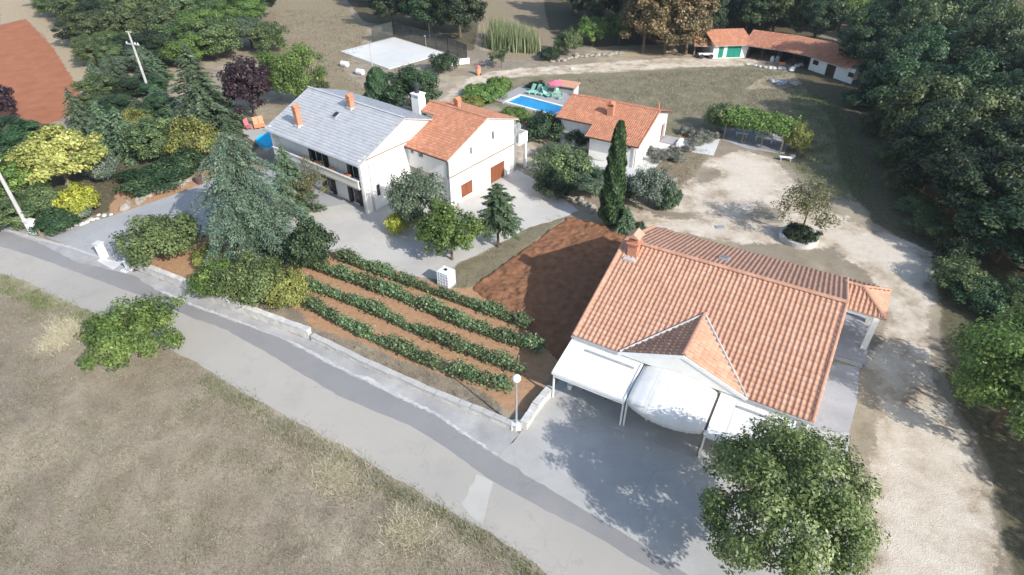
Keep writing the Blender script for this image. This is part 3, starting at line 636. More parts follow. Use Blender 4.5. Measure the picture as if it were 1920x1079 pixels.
# awnings in front of it
def flat_awning(x0, x1, yb, yf, zb, zf, label, drop=.0, legs=True):
    t = thing('awning', label, 'awning', FL(x0, yf), SHr)
    W_ = x1 - x0; D = yb - yf; f = MB()
    n = 12; vs = []
    for i in range(n + 1):
        y = D * (1 - i / n); z = zb + (zf - zb) * i / n - (.0 if i < n else 0)
        vs += [(0.04, y, z), (W_ - .04, y, z)]
    vs += [(.04, -.06, zf - .38), (W_ - .04, -.06, zf - .38)]
    fs = [(2 * i, 2 * i + 1, 2 * i + 3, 2 * i + 2) for i in range(n + 1)]
    f.add(vs, fs); f.obj('fabric', 'canvas', t)
    r = MB()
    for x in (-.06, W_ - .06): r.prism([(x, D, zb - .1), (x, 0, zf - .1), (x, 0, zf + .06), (x, D, zb + .06)], (.12, 0, 0))
    MB().prism([(1.2, D * .80, zb + (zf - zb) * .20 + .03), (W_ - .35, D * .80, zb + (zf - zb) * .20 + .03), (W_ - .35, D * .84, zb + (zf - zb) * .16 + .03), (1.2, D * .84, zb + (zf - zb) * .16 + .03)], (0, 0, .07)).obj('roller_rail', 'metal_grey', t)
    sm = MB()
    for k in range(1, 4): x = W_ * k / 4; sm.prism([(x - .02, D, zb + .004), (x - .02, 0, zf + .004), (x + .02, 0, zf + .004), (x + .02, D, zb + .004)], (0, 0, .008))
    sm.obj('seam', 'seam_grey', t)
    r.box(-.06, W_ + .06, -.11, -.07, zf - .16, zf + .05); r.box(-.06, W_ + .06, D, D + .16, zb - .08, zb + .12); r.obj('frame', 'white_paint', t)
    if legs:
        for x in (0, W_ - .1): MB().box(x, x + .1, .02, .14, .02, zf - .1).obj('post', 'white_paint', t)
    return t
flat_awning(.05, 5.05, -.02, -2.95, 3.05, 2.45, 'white flat awning on posts at the earth side of the terrace')
flat_awning(10.15, 14.6, -.02, -2.95, 3.05, 2.45, 'white flat awning partly hidden by the big walnut tree', legs=True)
def dome_awning():
    t = thing('dome_awning', 'white rounded shell awning below the front gable', 'awning', FL(5.15, 0), SHr)
    W_, n, m = 4.95, 28, 14; vs = []; fs = []
    for i in range(n + 1):
        u = i / n; b = math.sin(math.pi * u) ** .62 if 0 < i < n else 0
        for j in range(m + 1):
            a = math.pi / 2 * j / m
            y = -.08 - (2.8 + .62 * b) * math.sin(a) ** 1.05; z = 2.44 + (.58 + .50 * b) * max(0, math.cos(a)) ** .85 - .14 * b * (j / m) ** 3
            vs.append((.06 + (W_ - .12) * u, y, z + .02 * b * math.sin(u * 44) * math.sin(a * 1.2)))
    for i in range(n):
        for j in range(m): q = i * (m + 1) + j; fs.append((q, q + 1, q + m + 2, q + m + 1))
    f = MB().add(vs, fs); f.obj('fabric', 'canvas', t, smooth=True)
    v = MB(); e = [Vector(vs[i * (m + 1) + m]) for i in range(n + 1)]
    for i in range(n): v.add([e[i], e[i + 1], e[i + 1] - Vector((0, -.03, .22 + .04 * ((i + 1) % 2))), e[i] - Vector((0, -.03, .22 + .04 * (i % 2)))], [(0, 1, 2, 3)])
    v.obj('valance', 'seam_grey', t)
    rb = MB()
    for i in (4, 8, 12, 16, 20): rb.tube([Vector(vs[i * (m + 1) + j]) - Vector((0, 0, .03)) for j in range(0, m + 1, 2)], .02, 6)
    rb.obj('ribs', 'metal_grey', t)
    for i in range(7, n, 7): MB().tube([Vector(vs[i * (m + 1) + j]) + Vector((0, 0, .006)) for j in range(m + 1)], .009, 5).obj('seam', 'seam_grey', t)
    for x in (.06, W_ - .06): MB().box(x - .05, x + .05, -2.85, -2.75, .02, 2.5).obj('post', 'white_paint' if x < 1 else 'wood_post', t)
    MB().prism([(W_ + .0, -.05, 3.0), (W_ + .0, -2.9, 2.42), (W_ + .0, -2.9, 2.54), (W_ + .0, -.05, 3.14)], (.09, 0, 0)).obj('rail', 'wood_dark', t)
dome_awning()
# terrace furniture glimpsed under the awnings
def table_(x, y, label, w=1.5, d=.8, rz=0, top='wood_dark', loc=None, group=None, h=.74):
    t = thing('table', label, 'table', loc or FL(x, y, .03), rz or SHr, group)
    MB().box(-w / 2, w / 2, -d / 2, d / 2, h - .04, h).obj('table_top', top, t)
    for a in (-1, 1):
        for b in (-1, 1): MB().box(a * (w / 2 - .08) - .03, a * (w / 2 - .08) + .03, b * (d / 2 - .08) - .03, b * (d / 2 - .08) + .03, 0, h - .04).obj('leg', top, t)
    return t
table_(2.5, -.9, 'dark wooden table under the flat awning', 1.8, .9)
def pot(loc, r, h, mat, label, cat='flower pot', name='flower_pot', plant=None):
    t = thing(name, label, cat, loc)
    MB().lathe([(0, 0), (r * .72, 0), (r, h), (r * .86, h), (r * .8, h * .86), (0, h * .86)], 18).obj('pot', mat, t, smooth=False)
    if plant: plant(t, r, h)
    return t
pot(FL(.75, -1.6, .03), .2, .42, 'white_paint', 'white flower pot beside the awning post')

# ------------------------------------------------------------ the white house: grey roofed block and tiled wing
def grey_house():
    o, rz = frame(-37.5, -44.6, 34.2)
    t = thing('grey_roof_house', 'two storey white house with pale grey roof and long front balcony', 'house', o, rz)
    L, D, ry, ze, zr, zb, rec = 14.6, 10.6, 6.1, 5.7, 8.25, 6.75, .75
    m = MB()
    wall(m, (-L + .2, rec, 0), X, L - .2, 5.6, .3, [(L - 9.2, L - 6.2, 3.0, 4.95), (L - 3.1, L - 1.0, 3.0, 4.95), (L - 7.9, L - 5.7, .05, 2.15), (L - 3.6, L - 1.45, .05, 2.15)])
    wall(m, (0, 0, 0), Y, D, 5.7, .3, [(1.55, 2.0, 1.35, 2.6), (3.5, 3.9, 1.5, 2.2)], [(0, 5.72), (ry, zr - .12), (D, zb - .12)])
    wall(m, (0, D, 0), -X, L, 6.4, .3, [(3, 4.2, 3.8, 5), (8, 9.2, 3.8, 5)])
    wall(m, (-L, D, 0), -Y, D, 5.7, .3, [(4, 5.2, 3.6, 4.8)], [(0, zb - .12), (D - ry, zr - .12), (D, 5.72)])
    m.obj('wall', 'plaster', t)
    for a, b, z0, z1 in ((-9.2 - .2, 3.0, 3.0, 4.95), (-3.1 - .2, 2.1, 3.0, 4.95), (-7.9 - .2, 2.2, .05, 2.15), (-3.6 - .2, 2.15, .05, 2.15)):
        window(t, (a + .2, rec, z0), X, b, z1 - z0, 'white_paint', bars=2)
    for a in (-9.2, -6.75, -3.1, -1.55): shutter(t, (a, rec, 3.0), X, .55, 1.95, 'shutter_dark')
    for a in (-7.9, -6.25, -3.6, -2.0): shutter(t, (a, rec, .05), X, .55, 2.1, 'shutter_dark')
    window(t, (0, 1.55, 1.35), Y, .45, 1.25, 'wood_dark', bars=0); window(t, (0, 3.5, 1.5), Y, .4, .7, 'wood_dark', bars=0)
    MB().prism([(-3.5, 0, 0), (-3.5, 0, 0), (-3.5, 0, 0)], (0, 0, .01)) if 0 else None
    b = MB().box(-L + .5, -.36, -.35, rec, 2.72, 2.88); bal = b.obj('balcony', 'concrete', t)
    p = MB(); p.box(-L + .5, -.36, -.35, -.23, 2.88, 3.62); p.box(-L + .5, -L + .62, -.23, rec, 2.88, 3.62); p.obj('parapet', 'plaster_cream', bal)
    MB().box(-L + .4, -.30, -.42, -.16, 3.62, 3.68).obj('parapet_cap', 'white_slab', bal)
    for q in (-9.0, -6.8, -4.5, -2.2): 
        fb = MB().box(q - .45, q + .45, -.16, .04, 3.68, 3.84); fb.obj('flower_box', 'terracotta', bal)
    MB().box(-.36, -.001, -.02, .34, 0, 5.55).obj('pier', 'plaster', t); MB().box(-.30, -.18, -.13, -.02, 0, 5.5).obj('downpipe', 'metal_grey', t)
    MB().prism([(.002, .0, 5.60), (.002, D, 5.60), (.002, D, 5.72), (.002, 0, 5.72)], (.05, 0, 0)).obj('string_course', 'wood_post', t)
    r = MB(); e = .45
    zf = ze - (zr - ze) / ry * e
    r.prism([(-L - .3, -e, zf), (.28, -e, zf), (.28, ry, zr), (-L - .3, ry, zr)], (0, 0, -.12)); r.prism([(-L - .3, ry, zr), (.28, ry, zr), (.28, D + .3, zb - .12), (-L - .3, D + .3, zb - .12)], (0, 0, -.12))
    r.obj('roof', 'mortar', t)
    k = (zr - ze) / ry; kb = (zr - zb) / (D - ry)
    tiles(t, (-L - .3, -e, zf), X, (0, 1, k), L + .58, (ry + e) * math.hypot(1, k), .62, .38, 'slate_grey', name='roof_slates', lip=.03, flat=True, seed=4)
    tiles(t, (.28, D + .3, zb - .12), -X, (0, -1, (zr - zb + .12) / (D + .3 - ry)), L + .58, math.hypot(D + .3 - ry, zr - zb + .12), .62, .38, 'slate_grey', name='roof_slates', lip=.018, flat=True, seed=5)
    ridge_caps(t, (-L - .3, ry, zr + .02), (.28, ry, zr + .02), 'slate_grey', .14, .5)
    MB().tube([(-L - .3, -e - .07, zf - .05), (.28, -e - .07, zf - .05)], .075, 8).obj('gutter', 'metal_grey', t)
    for cx, cy, h in ((-10.9, 1.35, 2.0), (-6.9, 5.3, 1.25)):
        zz = ze + k * cy
        c = MB().box(cx - .27, cx + .27, cy - .27, cy + .27, zz - .25, zz + h).obj('chimney', 'brick_orange', t)
        q = MB().box(cx - .36, cx + .36, cy - .36, cy + .36, zz + h - .30, zz + h - .2); q.obj('chimney_collar', 'brick_orange', c)
        MB().prism([(cx - .36, cy - .34, zz + h), (cx + .36, cy - .34, zz + h), (cx, cy - .34, zz + h + .26)], (0, .68, 0)).obj('chimney_cap', 'terracotta', c)
        MB().box(cx - .36, cx + .36, cy - .38, cy + .36, zz - .2, zz + .14).obj('chimney_flashing', 'crumble_white', c)
    n_ = Vector((0, -k, 1)).normalized(); P = lambda x, y, up: Vector((x, y, ze + k * y)) + n_ * up
    s_ = MB().prism([P(-8.1, 3.5, .16), P(-7.4, 3.5, .16), P(-7.4, 4.3, .16), P(-8.1, 4.3, .16)], n_ * -.16).obj('skylight', 'metal_grey', t)
    MB().prism([P(-8.02, 3.58, .17), P(-7.48, 3.58, .17), P(-7.48, 4.22, .17), P(-8.02, 4.22, .17)], n_ * -.01).obj('pane', 'glass_dark', s_)
grey_house()
def wing_house():
    o, rz = frame(-37.5, -38.9, 40.4)
    t = thing('tiled_wing', 'two storey white wing with orange tile roof, brown garage door and corner balcony', 'house', o, rz)
    L, D, ry, ze, zr, zb = 5.75, 10.9, 6.0, 5.45, 7.72, 6.15
    m = MB()
    wall(m, (0, 0, 0), Y, D, 5.4, .3, [(1.65, 3.45, .32, 2.5), (6.45, 8.95, .0, 1.98), (3.32, 3.6, 4.62, 5.4)], [(0, 5.45), (ry, zr - .12), (D, zb - .12)])
    wall(m, (-L, 0, 3.2), X, L - .001, 2.2, .3, [(.5, .95, 1.35, 1.85), (1.6, 2.3, 1.25, 1.85)])
    wall(m, (-L, 1.3, 0), X, L - .4, 3.2, .25, [(1.6, 2.5, .05, 2.1), (3.6, 4.4, .9, 2.1)])
    wall(m, (0, D, 0), -X, 9.0, 6.1, .3, [(.6, 1.5, 3.4, 5.4), (3, 4.2, 3.9, 5)])
    m.obj('wall', 'plaster', t)
    MB().box(-.42, -.301, -.001, .36, 0, 3.2).obj('pier', 'plaster', t); MB().box(-2.3, -.42, .05, .25, 0, 2.95).obj('screen_wall', 'plaster', t)
    MB().box(-L + .02, -.31, .02, 1.29, 3.05, 3.199).obj('porch_ceiling', 'plaster', t)
    d = window(t, (0, 1.65, 1.75), Y, 1.8, .75, 'white_paint', 'pane_pale', bars=3, name='glazed_top'); panel(t, (0, 1.65, .32), Y, 1.8, 1.43, 'wood_brown', .05, 2)
    g = panel(t, (0, 6.45, .02), Y, 2.5, 1.95, 'wood_brown', .08, 5, name='garage_door')
    window(t, (0, 3.32, 4.62), Y, .28, .78, 'wood_dark', bars=0); shutter(t, (0, 2.98, 4.58), Y, .26, .84, 'white_paint')
    sw = MB().box(-.0, .03, 6.86, 7.12, 5.1, 5.95); w2 = sw.obj('window', 'wood_dark', t); MB().box(.03, .036, 6.9, 7.08, 5.15, 5.9).obj('pane', 'glass_dark', w2)
    shutter(t, (0, 6.55, 5.06), Y, .26, .9, 'white_paint')
    window(t, (-L + .5, 0, 4.55), X, .45, .5, 'white_paint', bars=0); window(t, (-L + 1.6, 0, 4.45), X, .7, .6, 'white_paint', bars=0)
    panel(t, (-L + 1.6, 1.3, .05), X, .9, 2.05, 'wood_dark'); window(t, (-L + 3.6, 1.3, .9), X, .8, 1.2)
    MB().prism([(.002, -.0, 3.22), (.002, D, 3.22), (.002, D, 3.36), (.002, 0, 3.36)], (.045, 0, 0)).obj('string_course', 'wood_post', t)
    MB().box(.0, .10, -.10, -.005, 0, 5.4).obj('downpipe', 'metal_grey', t); MB().tube([(.07, D - .1, .05), (.07, D - .1, 6.1)], .05, 8).obj('downpipe', 'metal_grey', t)
    r = MB(); e = .35; k = (zr - ze) / ry; zf = ze - k * e; x0 = -7.9
    r.prism([(-L - .1, -e, zf), (.2, -e, zf), (.2, ry, zr), (-L - .1, ry, zr)], (0, 0, -.12)); r.prism([(x0, ry, zr), (.2, ry, zr), (.2, D + .35, zb - .12), (x0, D + .35, zb - .12)], (0, 0, -.12))
    r.prism([(x0, ry - 1.6, zr - 1.6 * k), (-L - .1, ry - 1.6, zr - 1.6 * k), (-L - .1, ry, zr), (x0, ry, zr)], (0, 0, -.12))
    r.obj('roof', 'mortar', t)
    s_ = math.hypot(1, k); Lr = (ry + e) * s_
    tiles(t, (x0, -e, zf), X, (0, 1, k), .2 - x0, Lr, .26, .34, 'tile_orange', inside=lambda x, s: x > (-L - .1 - x0) or s > Lr - 1.6 * s_, amp=.055, seed=11)
    zbb = zb - .12
    tiles(t, (.2, D + .35, zbb), -X, (0, ry - D - .35, zr - zbb), .2 - x0, math.hypot(D + .35 - ry, zr - zbb), .26, .34, 'tile_orange', amp=.055, seed=12)
    ridge_caps(t, (x0, ry, zr + .03), (.2, ry, zr + .03), 'tile_orange', .14)
    MB().tube([(-L, -e - .06, zf - .04), (.2, -e - .06, zf - .04)], .07, 8).obj('gutter', 'wood_dark', t)
    b = MB().box(-2.6, .55, D, D + 1.55, 3.1, 3.3).obj('balcony', 'plaster', t)
    p = MB(); p.box(.43, .55, D + .002, D + 1.55, 3.3, 4.35); p.box(-2.6, .43, D + 1.43, D + 1.55, 3.3, 4.35); p.box(-2.6, -2.48, D + .002, D + 1.43, 3.3, 4.35); p.obj('parapet', 'plaster', b)
    for a, c in ((.38, D + 1.35), (-2.3, D + 1.35)): MB().box(a - .14, a + .14, c - .14, c + .14, 0, 3.1).obj('pillar', 'plaster', t)
    c = MB().box(-5.3, -4.75, 7.0, 7.5, 7.0, 8.15).obj('chimney', 'brick_orange', t)
    MB().box(-5.4, -4.65, 6.9, 7.6, 7.9, 8.0).obj('chimney_collar', 'brick_orange', c); MB().prism([(-5.42, 6.9, 8.15), (-4.63, 6.9, 8.15), (-5.02, 6.9, 8.45)], (0, .7, 0)).obj('chimney_cap', 'terracotta', c)
    # tall white chimney with a metal cowl
    cx, cy = -8.35, 4.75
    c = MB().box(cx - .55, cx + .55, cy - .5, cy + .5, 4.0, 8.35).obj('chimney', 'plaster', t)
    q = MB(); 
    for a in (-1, 1): q.box(cx + a * .45 - .08, cx + a * .45 + .08, cy - .45, cy + .45, 8.35, 8.75)
    q.box(cx - .62, cx + .62, cy - .56, cy + .56, 8.75, 8.86); q.obj('chimney_collar', 'white_paint', c)
    q = MB().lathe([(0, 8.86), (.24, 8.86), (.24, 9.5), (.34, 9.5), (.34, 9.72), (.10, 9.95), (0, 9.95)], 14, (cx - .1, cy)); q.tube([(cx - .1, cy, 9.95), (cx - .1, cy, 10.45)], .06, 6); q.obj('cowl', 'metal_dark', c)
wing_house()
def guest_house():
    o, rz = frame(-30, -20., 62.95)
    t = thing('guest_house', 'small white single storey guest house with orange tile roof beside the pool', 'house', o, rz)
    W1, D, ry, ze, zr, zb = 11.1, 11.4, 6.1, 2.95, 4.95, 3.15; xs = -6.35; st = 2.0
    k = (zr - ze) / ry; m = MB(); i = .3
    wall(m, (xs + i, i, 0), X, -xs - 2 * i, 2.9, .25, [])
    wall(m, (-i, i, 0), Y, D - 2.6, 2.9, .25, [], [(0, 2.92), (ry - i, zr - .2), (D - 2.6, zr - .2 - (D - 2.3 - ry) * .33)])
    wall(m, (-i, D - i, 0), -X, W1 - 2 * i, 2.9, .25, [(2, 3.2, .9, 2.1)])
    wall(m, (-W1 + i, D - i, 0), -Y, D - st - 2 * i, 2.9, .25, [(2, 3, .9, 2.1)], [(D - i - ry, zr - .2)])
    wall(m, (-W1 + i, st + i, 0), X, W1 + xs - i + .25, 3.2, .25, [])
    wall(m, (xs + i, st + i + .25, 0), -Y, st + .24, 2.9, .25)
    m.box(-i - .25, -i, D - .75, D - .3, 0, 2.9); m.prism([(-i, D - 2.32, 2.1), (-i, D - .3, 2.1), (-i, D - .3, 2.95), (-i, D - 2.32, 3.8)], (-.25, 0, 0))
    m.obj('wall', 'plaster', t)
    window(t, (-i - 2, D - i, .9), -X, 1.2, 1.2); window(t, (-W1 + i, D - i - 2, .9), -Y, 1.0, 1.2)
    panel(t, (-i - .25 + .1, D - 2.2, .02), Y, 1.3, 2.05, 'wood_brown')
    r = MB(); z1 = ze + k * st
    r.prism([(xs - .15, -.3, ze - .3 * k), (.15, -.3, ze - .3 * k), (.15, ry, zr), (xs - .15, ry, zr)], (0, 0, -.12)); r.prism([(-W1 - .2, st - .25, z1 - .25 * k), (xs - .151, st - .25, z1 - .25 * k), (xs - .151, ry, zr), (-W1 - .2, ry, zr)], (0, 0, -.12))
    r.prism([(-W1 - .2, ry, zr), (.15, ry, zr), (.15, D + .1, zb), (-W1 - .2, D + .1, zb)], (0, 0, -.12)); r.obj('roof', 'wood_dark', t)
    s_ = math.hypot(1, k)
    # the taller front part steps out of the roof
    tiles(t, (xs - .15, -.3, ze - .3 * k), X, (0, 1, k), -xs + .3, (ry + .3) * s_, .25, .33, 'tile_orange', amp=.05, seed=14)
    tiles(t, (-W1 - .2, st - .25, z1 - .25 * k), X, (0, 1, k), W1 + .05 + xs, (ry - st + .25) * s_, .25, .33, 'tile_orange', amp=.05, seed=15)
    tiles(t, (.15, D + .1, zb), -X, (0, ry - D - .1, zr - zb), W1 + .35, math.hypot(D + .1 - ry, zr - zb), .25, .33, 'tile_orange', amp=.05, seed=16)
    ridge_caps(t, (-W1 - .2, ry, zr + .03), (.15, ry, zr + .03), 'tile_orange', .13)
    for xx in (.1,): ridge_caps(t, (xx, -.3, ze - .08), (xx, ry, zr + .02), 'tile_orange', .10, name='verge_tiles')
    g = MB().tube([(xs - .15, -.37, ze - .16), (.15, -.37, ze - .16)], .07, 8); g.obj('gutter', 'wood_dark', t); MB().tube([(-W1 - .2, st - .32, z1 - .15), (xs - .2, st - .32, z1 - .15)], .07, 8).obj('gutter', 'wood_dark', t)
    MB().tube([(-.45, .2, .03), (-.45, .2, ze - .25)], .05, 8).obj('downpipe', 'white_paint', t)
    cy = 3.9; zc = ze + k * cy
    c = MB().box(-5.5, -4.75, cy - .3, cy + .3, zc - .3, zc + 1.05).obj('chimney', 'brick_orange', t)
    q = MB(); q.box(-5.5, -5.38, cy - .3, cy + .3, zc + 1.05, zc + 1.3); q.box(-4.87, -4.75, cy - .3, cy + .3, zc + 1.05, zc + 1.3); q.obj('chimney_collar', 'brick_orange', c)
    MB().prism([(-5.62, cy - .4, zc + 1.3), (-4.63, cy - .4, zc + 1.3), (-5.12, cy - .4, zc + 1.62)], (0, .8, 0)).obj('chimney_cap', 'terracotta', c)
    a = MB().tube([(-1.0, 9.2, 3.6), (-1.1, 9.2, 4.75)], .12, 8); a.obj('flue', 'terracotta', t)
    MB().box(-.3, .0, 0, .06, 0, .25).obj('wall_lamp', 'metal_dark', t, loc=(-1.0, .22, 2.25))
    MB().box(-.2, 2.0, D - 2.6, D - .4, .02, .18).obj('porch_floor', 'paving_grey', t)
    for k_, (a, b) in enumerate(((.3, 2.2),)): MB().box(2.0, 2.4, D - 2.9, D - 1.2, .02, .55).obj('porch_wall', 'plaster', t)
guest_house()

# ------------------------------------------------------------ garden walls along the road
def wall_run(name, label, pts, h, th, cap=True, seed=1, mat='stone_white', capmat='mortar', step=.85, world=None):
    rr = random.Random(seed); P = world or [G(*p) for p in pts]
    t = thing(name, label, 'wall', P[0])
    P = [p - P[0] for p in P]; body = MB(); caps = []
    meshes = []
    for a, b in zip(P[:-1], P[1:]):
        d = (b - a); L = d.length; d.normalize(); n = Vector((-d.y, d.x, 0)); k = max(1, int(L / step))
        body.prism([a - n * th * .42 - d * .0, b - n * th * .42, b + n * th * .42, a + n * th * .42], (0, 0, h - .12))
        for i in range(k):
            s, e = a + d * L * i / k, a + d * L * (i + 1) / k
            j = lambda q: rr.uniform(-q, q); g = .018
            q = [s + d * g - n * (th * .5 + j(.03)), e - d * g - n * (th * .5 + j(.03)), e - d * g + n * (th * .5 + j(.03)), s + d * g + n * (th * .5 + j(.03))]
            z0 = h - .121; hz = .12 + j(.02)
            m = MB().prism([v + Vector((0, 0, z0)) for v in q], (j(.01), j(.01), hz), rr.random())
            m.obj('capstone', capmat, t)
    body.obj('masonry', mat, t)
    return t
wall_run('garden_wall', 'low pale garden wall along the road below the vineyard', [(587, 637), (693, 689), (819, 745), (907, 780), (970, 808)], .5, .42, seed=3)
wall_run('garden_wall', 'white stone garden wall with blunt end under the shrubs by the road', [(240, 497), (357, 543), (437, 580), (583, 634)], .85, .45, seed=4, capmat='stone_white')
wall_run('forecourt_wall', 'speckled white wall between the dug earth and the forecourt', [(982, 806), (1004, 772), (1032, 738)], .7, .5, seed=5, capmat='stone_white')
def rubble(name, label, pts, r, n, seed, mat='rock', cat='wall', h=1.0):
    rr = random.Random(seed); P = [G(*p) for p in pts]; t = thing(name, label, cat, P[0])
    L = [0]
    for a, b in zip(P[:-1], P[1:]): L.append(L[-1] + (b - a).length)
    for i in range(n):
        s = L[-1] * (i + .5) / n; k = max(j for j in range(len(P) - 1) if L[j] <= s); q = P[k].lerp(P[k + 1], (s - L[k]) / (L[k + 1] - L[k])) - P[0]
        rs = r * rr.uniform(.7, 1.25); stone(rs, rs * rr.uniform(.7, 1), rs * h * rr.uniform(.6, 1), rr).obj('stone', mat, t, loc=q + Vector((rr.gauss(0, r * .6), rr.gauss(0, r * .6), rs * .2)), rz=rr.uniform(0, 6))
    return t
def stone(a, b, c, rr):
    m = MB(); vs = []; n, k = 7, 4
    for i in range(k + 1):
        ph = math.pi * i / k
        for j in range(n):
            th_ = 2 * math.pi * j / n; q = rr.uniform(.8, 1.12) if 0 < i < k else 1
            vs.append((a * q * math.sin(ph) * math.cos(th_), b * q * math.sin(ph) * math.sin(th_), -c * q * math.cos(ph)))
    return m.add(vs, [(i * n + j, i * n + (j + 1) % n, (i + 1) * n + (j + 1) % n, (i + 1) * n + j) for i in range(k) for j in range(n)], rr.random())
rubble('stone_border', 'low border of pale boulders beside the driveway', [(215, 398), (260, 380), (290, 362), (330, 350), (368, 334)], .45, 26, 3)
rubble('stone_border', 'white kerb stones where the drive meets the road garden', [(85, 438), (125, 428), (162, 418), (205, 402)], .28, 22, 4, 'stone_white', h=.6)
rubble('stone_border', 'broken white rocks behind the cedar at the top of the driveway', [(380, 300), (400, 305), (425, 318), (440, 322)], .5, 9, 6, 'stone_white')
rubble('rock_bank', 'rocky bank of earth and stones along the track', [(1030, 118), (1060, 112), (1100, 106), (1140, 104), (1170, 100)], .5, 44, 7, cat='rocks', h=.7)
rubble('rock_line', 'row of rough stones at the edge of the courtyard', [(1060, 372), (1085, 380), (1100, 388), (1120, 395)], .38, 12, 8, cat='rocks')
rubble('rock_line', 'pale stones edging the yard in front of the sheds', [(1400, 123), (1440, 130), (1480, 131), (1505, 122)], .5, 14, 9, 'stone_white', cat='rocks', h=.6)
for i, (p, r, lb) in enumerate([((1262, 340), .45, 'lone grey rock in the dry grass below the guest house'), ((1485, 297), .45, 'white rock in the shade beside the pergola'), ((1072, 131), .35, 'small white stone beside the dirt track'), ((1340, 204), .4, 'pale rock on the lawn behind the pergola')]):
    rr = random.Random(i + 20); g = G(*p); tag(stone(r, r * .8, r * .7, rr).obj('rock', 'stone_white' if i else 'rock', loc=g + Vector((0, 0, r * .35))), lb, 'rock')

# ------------------------------------------------------------ poles, lamp, pillars, tank
def utility_pole(base, top, label, arm=True):
    b = G(*base); h = HT(base, top); t = thing('utility_pole', label, 'utility pole', b, R(-20))
    MB().tube([(0, 0, -.1), (0, 0, h)], [.21, .12], 10).obj('pole', 'pole_concrete', t)
    if arm:
        a = MB().box(-1.15, 1.15, -.09, .09, h - 1.75, h - 1.6).obj('crossarm', 'pole_concrete', t); MB().box(-.45, .45, -.07, .07, h - .12, h + .02).obj('top_arm', 'pole_concrete', t)
        for x in (-1.0, 0.5, 1.0): MB().lathe([(0, 0), (.07, 0), (.09, .1), (.04, .22), (0, .22)], 8).obj('insulator', 'white_paint', a, loc=(x, 0, h - 1.6))
    return t
utility_pole((284, 184), (236, 60), 'tall pale concrete utility pole with crossarm behind the garden trees')
utility_pole((58, 437), (-40, 265), 'concrete utility pole beside the gate pillar at the road', True)
def pillar(px, py, h, w_, label, cap=True):
    t = thing('gate_pillar', label, 'pillar', G(px, py), R(-20)); MB().box(-w_, w_, -w_, w_, 0, h).obj('shaft', 'white_paint', t)
    MB().box(-w_ * 1.3, w_ * 1.3, -w_ * 1.3, w_ * 1.3, h, h + .1).obj('cap', 'white_slab', t)
pillar(66, 438, 1.35, .3, 'white gate pillar with cap at the foot of the utility pole')
pillar(196, 484, 1.5, .26, 'slim white gate pillar beside the white slabs')
pillar(246, 505, .8, .28, 'short white pillar at the end of the roadside wall')
def street_lamp():
    b = G(968, 803); t = thing('street_lamp', 'globe street lamp on slim grey pole at the corner of the garden wall', 'street lamp', b)
    h = HT((968, 803), (968, 706))
    MB().box(-.32, .32, -.26, .26, 0, .5).obj('base', 'white_slab', t)
    MB().tube([(0, 0, .5), (0, 0, 1.6), (0, 0, h - .5)], [.075, .07, .045], 10).obj('pole', 'metal_grey', t)
    MB().lathe([(0, h - .52), (.10, h - .52), (.12, h - .42), (0, h - .42)], 12).obj('collar', 'metal_grey', t)
    r = .27; MB().lathe([(r * math.sin(a), h - .2 - r * math.cos(a)) for a in [math.pi * i / 12 for i in range(13)]], 20).obj('globe', 'lamp_glass', t, smooth=True)
street_lamp()
def tank():
    t = thing('water_tank', 'white plastic water tank in a cage at the head of the vineyard', 'tank', G(838, 535), R(-33))
    MB().box(-.62, .62, -.52, .52, 0, .15).obj('pallet', 'metal_grey', t)
    m = MB().box(-.57, .57, -.47, .47, .15, 1.5); m.box(-.50, .50, -.40, .40, 1.5, 1.56); tk = m.obj('bottle', 'plastic_white', t)
    MB().lathe([(0, 1.55), (.14, 1.55), (.14, 1.64), (0, 1.64)], 14).obj('lid', 'metal_dark', tk)
    c = MB()
    for z in (.35, .65, .95, 1.25, 1.47):
        for (x0, x1, y0, y1) in ((-.61, .61, -.51, -.48), (-.61, .61, .48, .51), (-.61, -.58, -.48, .48), (.58, .61, -.48, .48)): c.box(x0, x1, y0, y1, z, z + .03)
    for x in (-.55, -.28, 0, .28, .55): c.box(x - .015, x + .015, -.535, -.512, .15, 1.5); c.box(x - .015, x + .015, .512, .535, .15, 1.5)
    for y in (-.4, -.13, .13, .4): c.box(-.635, -.612, y - .015, y + .015, .15, 1.5); c.box(.612, .635, y - .015, y + .015, .15, 1.5)
    c.obj('cage', 'white_paint', t)
tank()
pot(G(375, 345), .42, .95, 'barrel_brown', 'brown barrel at the end of the boulder border', 'barrel', 'barrel')
m = MB().box(-.45, .45, -.3, .3, 0, .06); tag(m.obj('manhole_cover', 'tarp_grey', loc=G(1350, 427)), 'small grey slab lying on the gravel yard', 'slab')
def dish():
    t = thing('satellite_dish', 'white satellite dish on the wing balcony', 'satellite dish')
    o, rz = frame(-37.5, -38.9, 40.4); t.location = o + Vector((math.cos(rz) * .45 - math.sin(rz) * 11.0, math.sin(rz) * .45 + math.cos(rz) * 11.0, 4.35)); t.rotation_euler[2] = R(-60)
    MB().tube([(0, 0, -.0), (0, 0, .75)], .04, 8).obj('mast', 'metal_grey', t)
    d = MB().lathe([(.52 * math.sin(a), .52 * (1 - math.cos(a)) * .7) for a in [i * .2 for i in range(7)]], 18).obj('reflector', 'white_paint', t, smooth=True); d.location = (0, .05, .85); d.rotation_euler = (R(65), 0, 0)
    MB().tube([(0, -.1, .6), (0, -.6, .95)], .025, 6).obj('feed_arm', 'metal_grey', t)
dish()

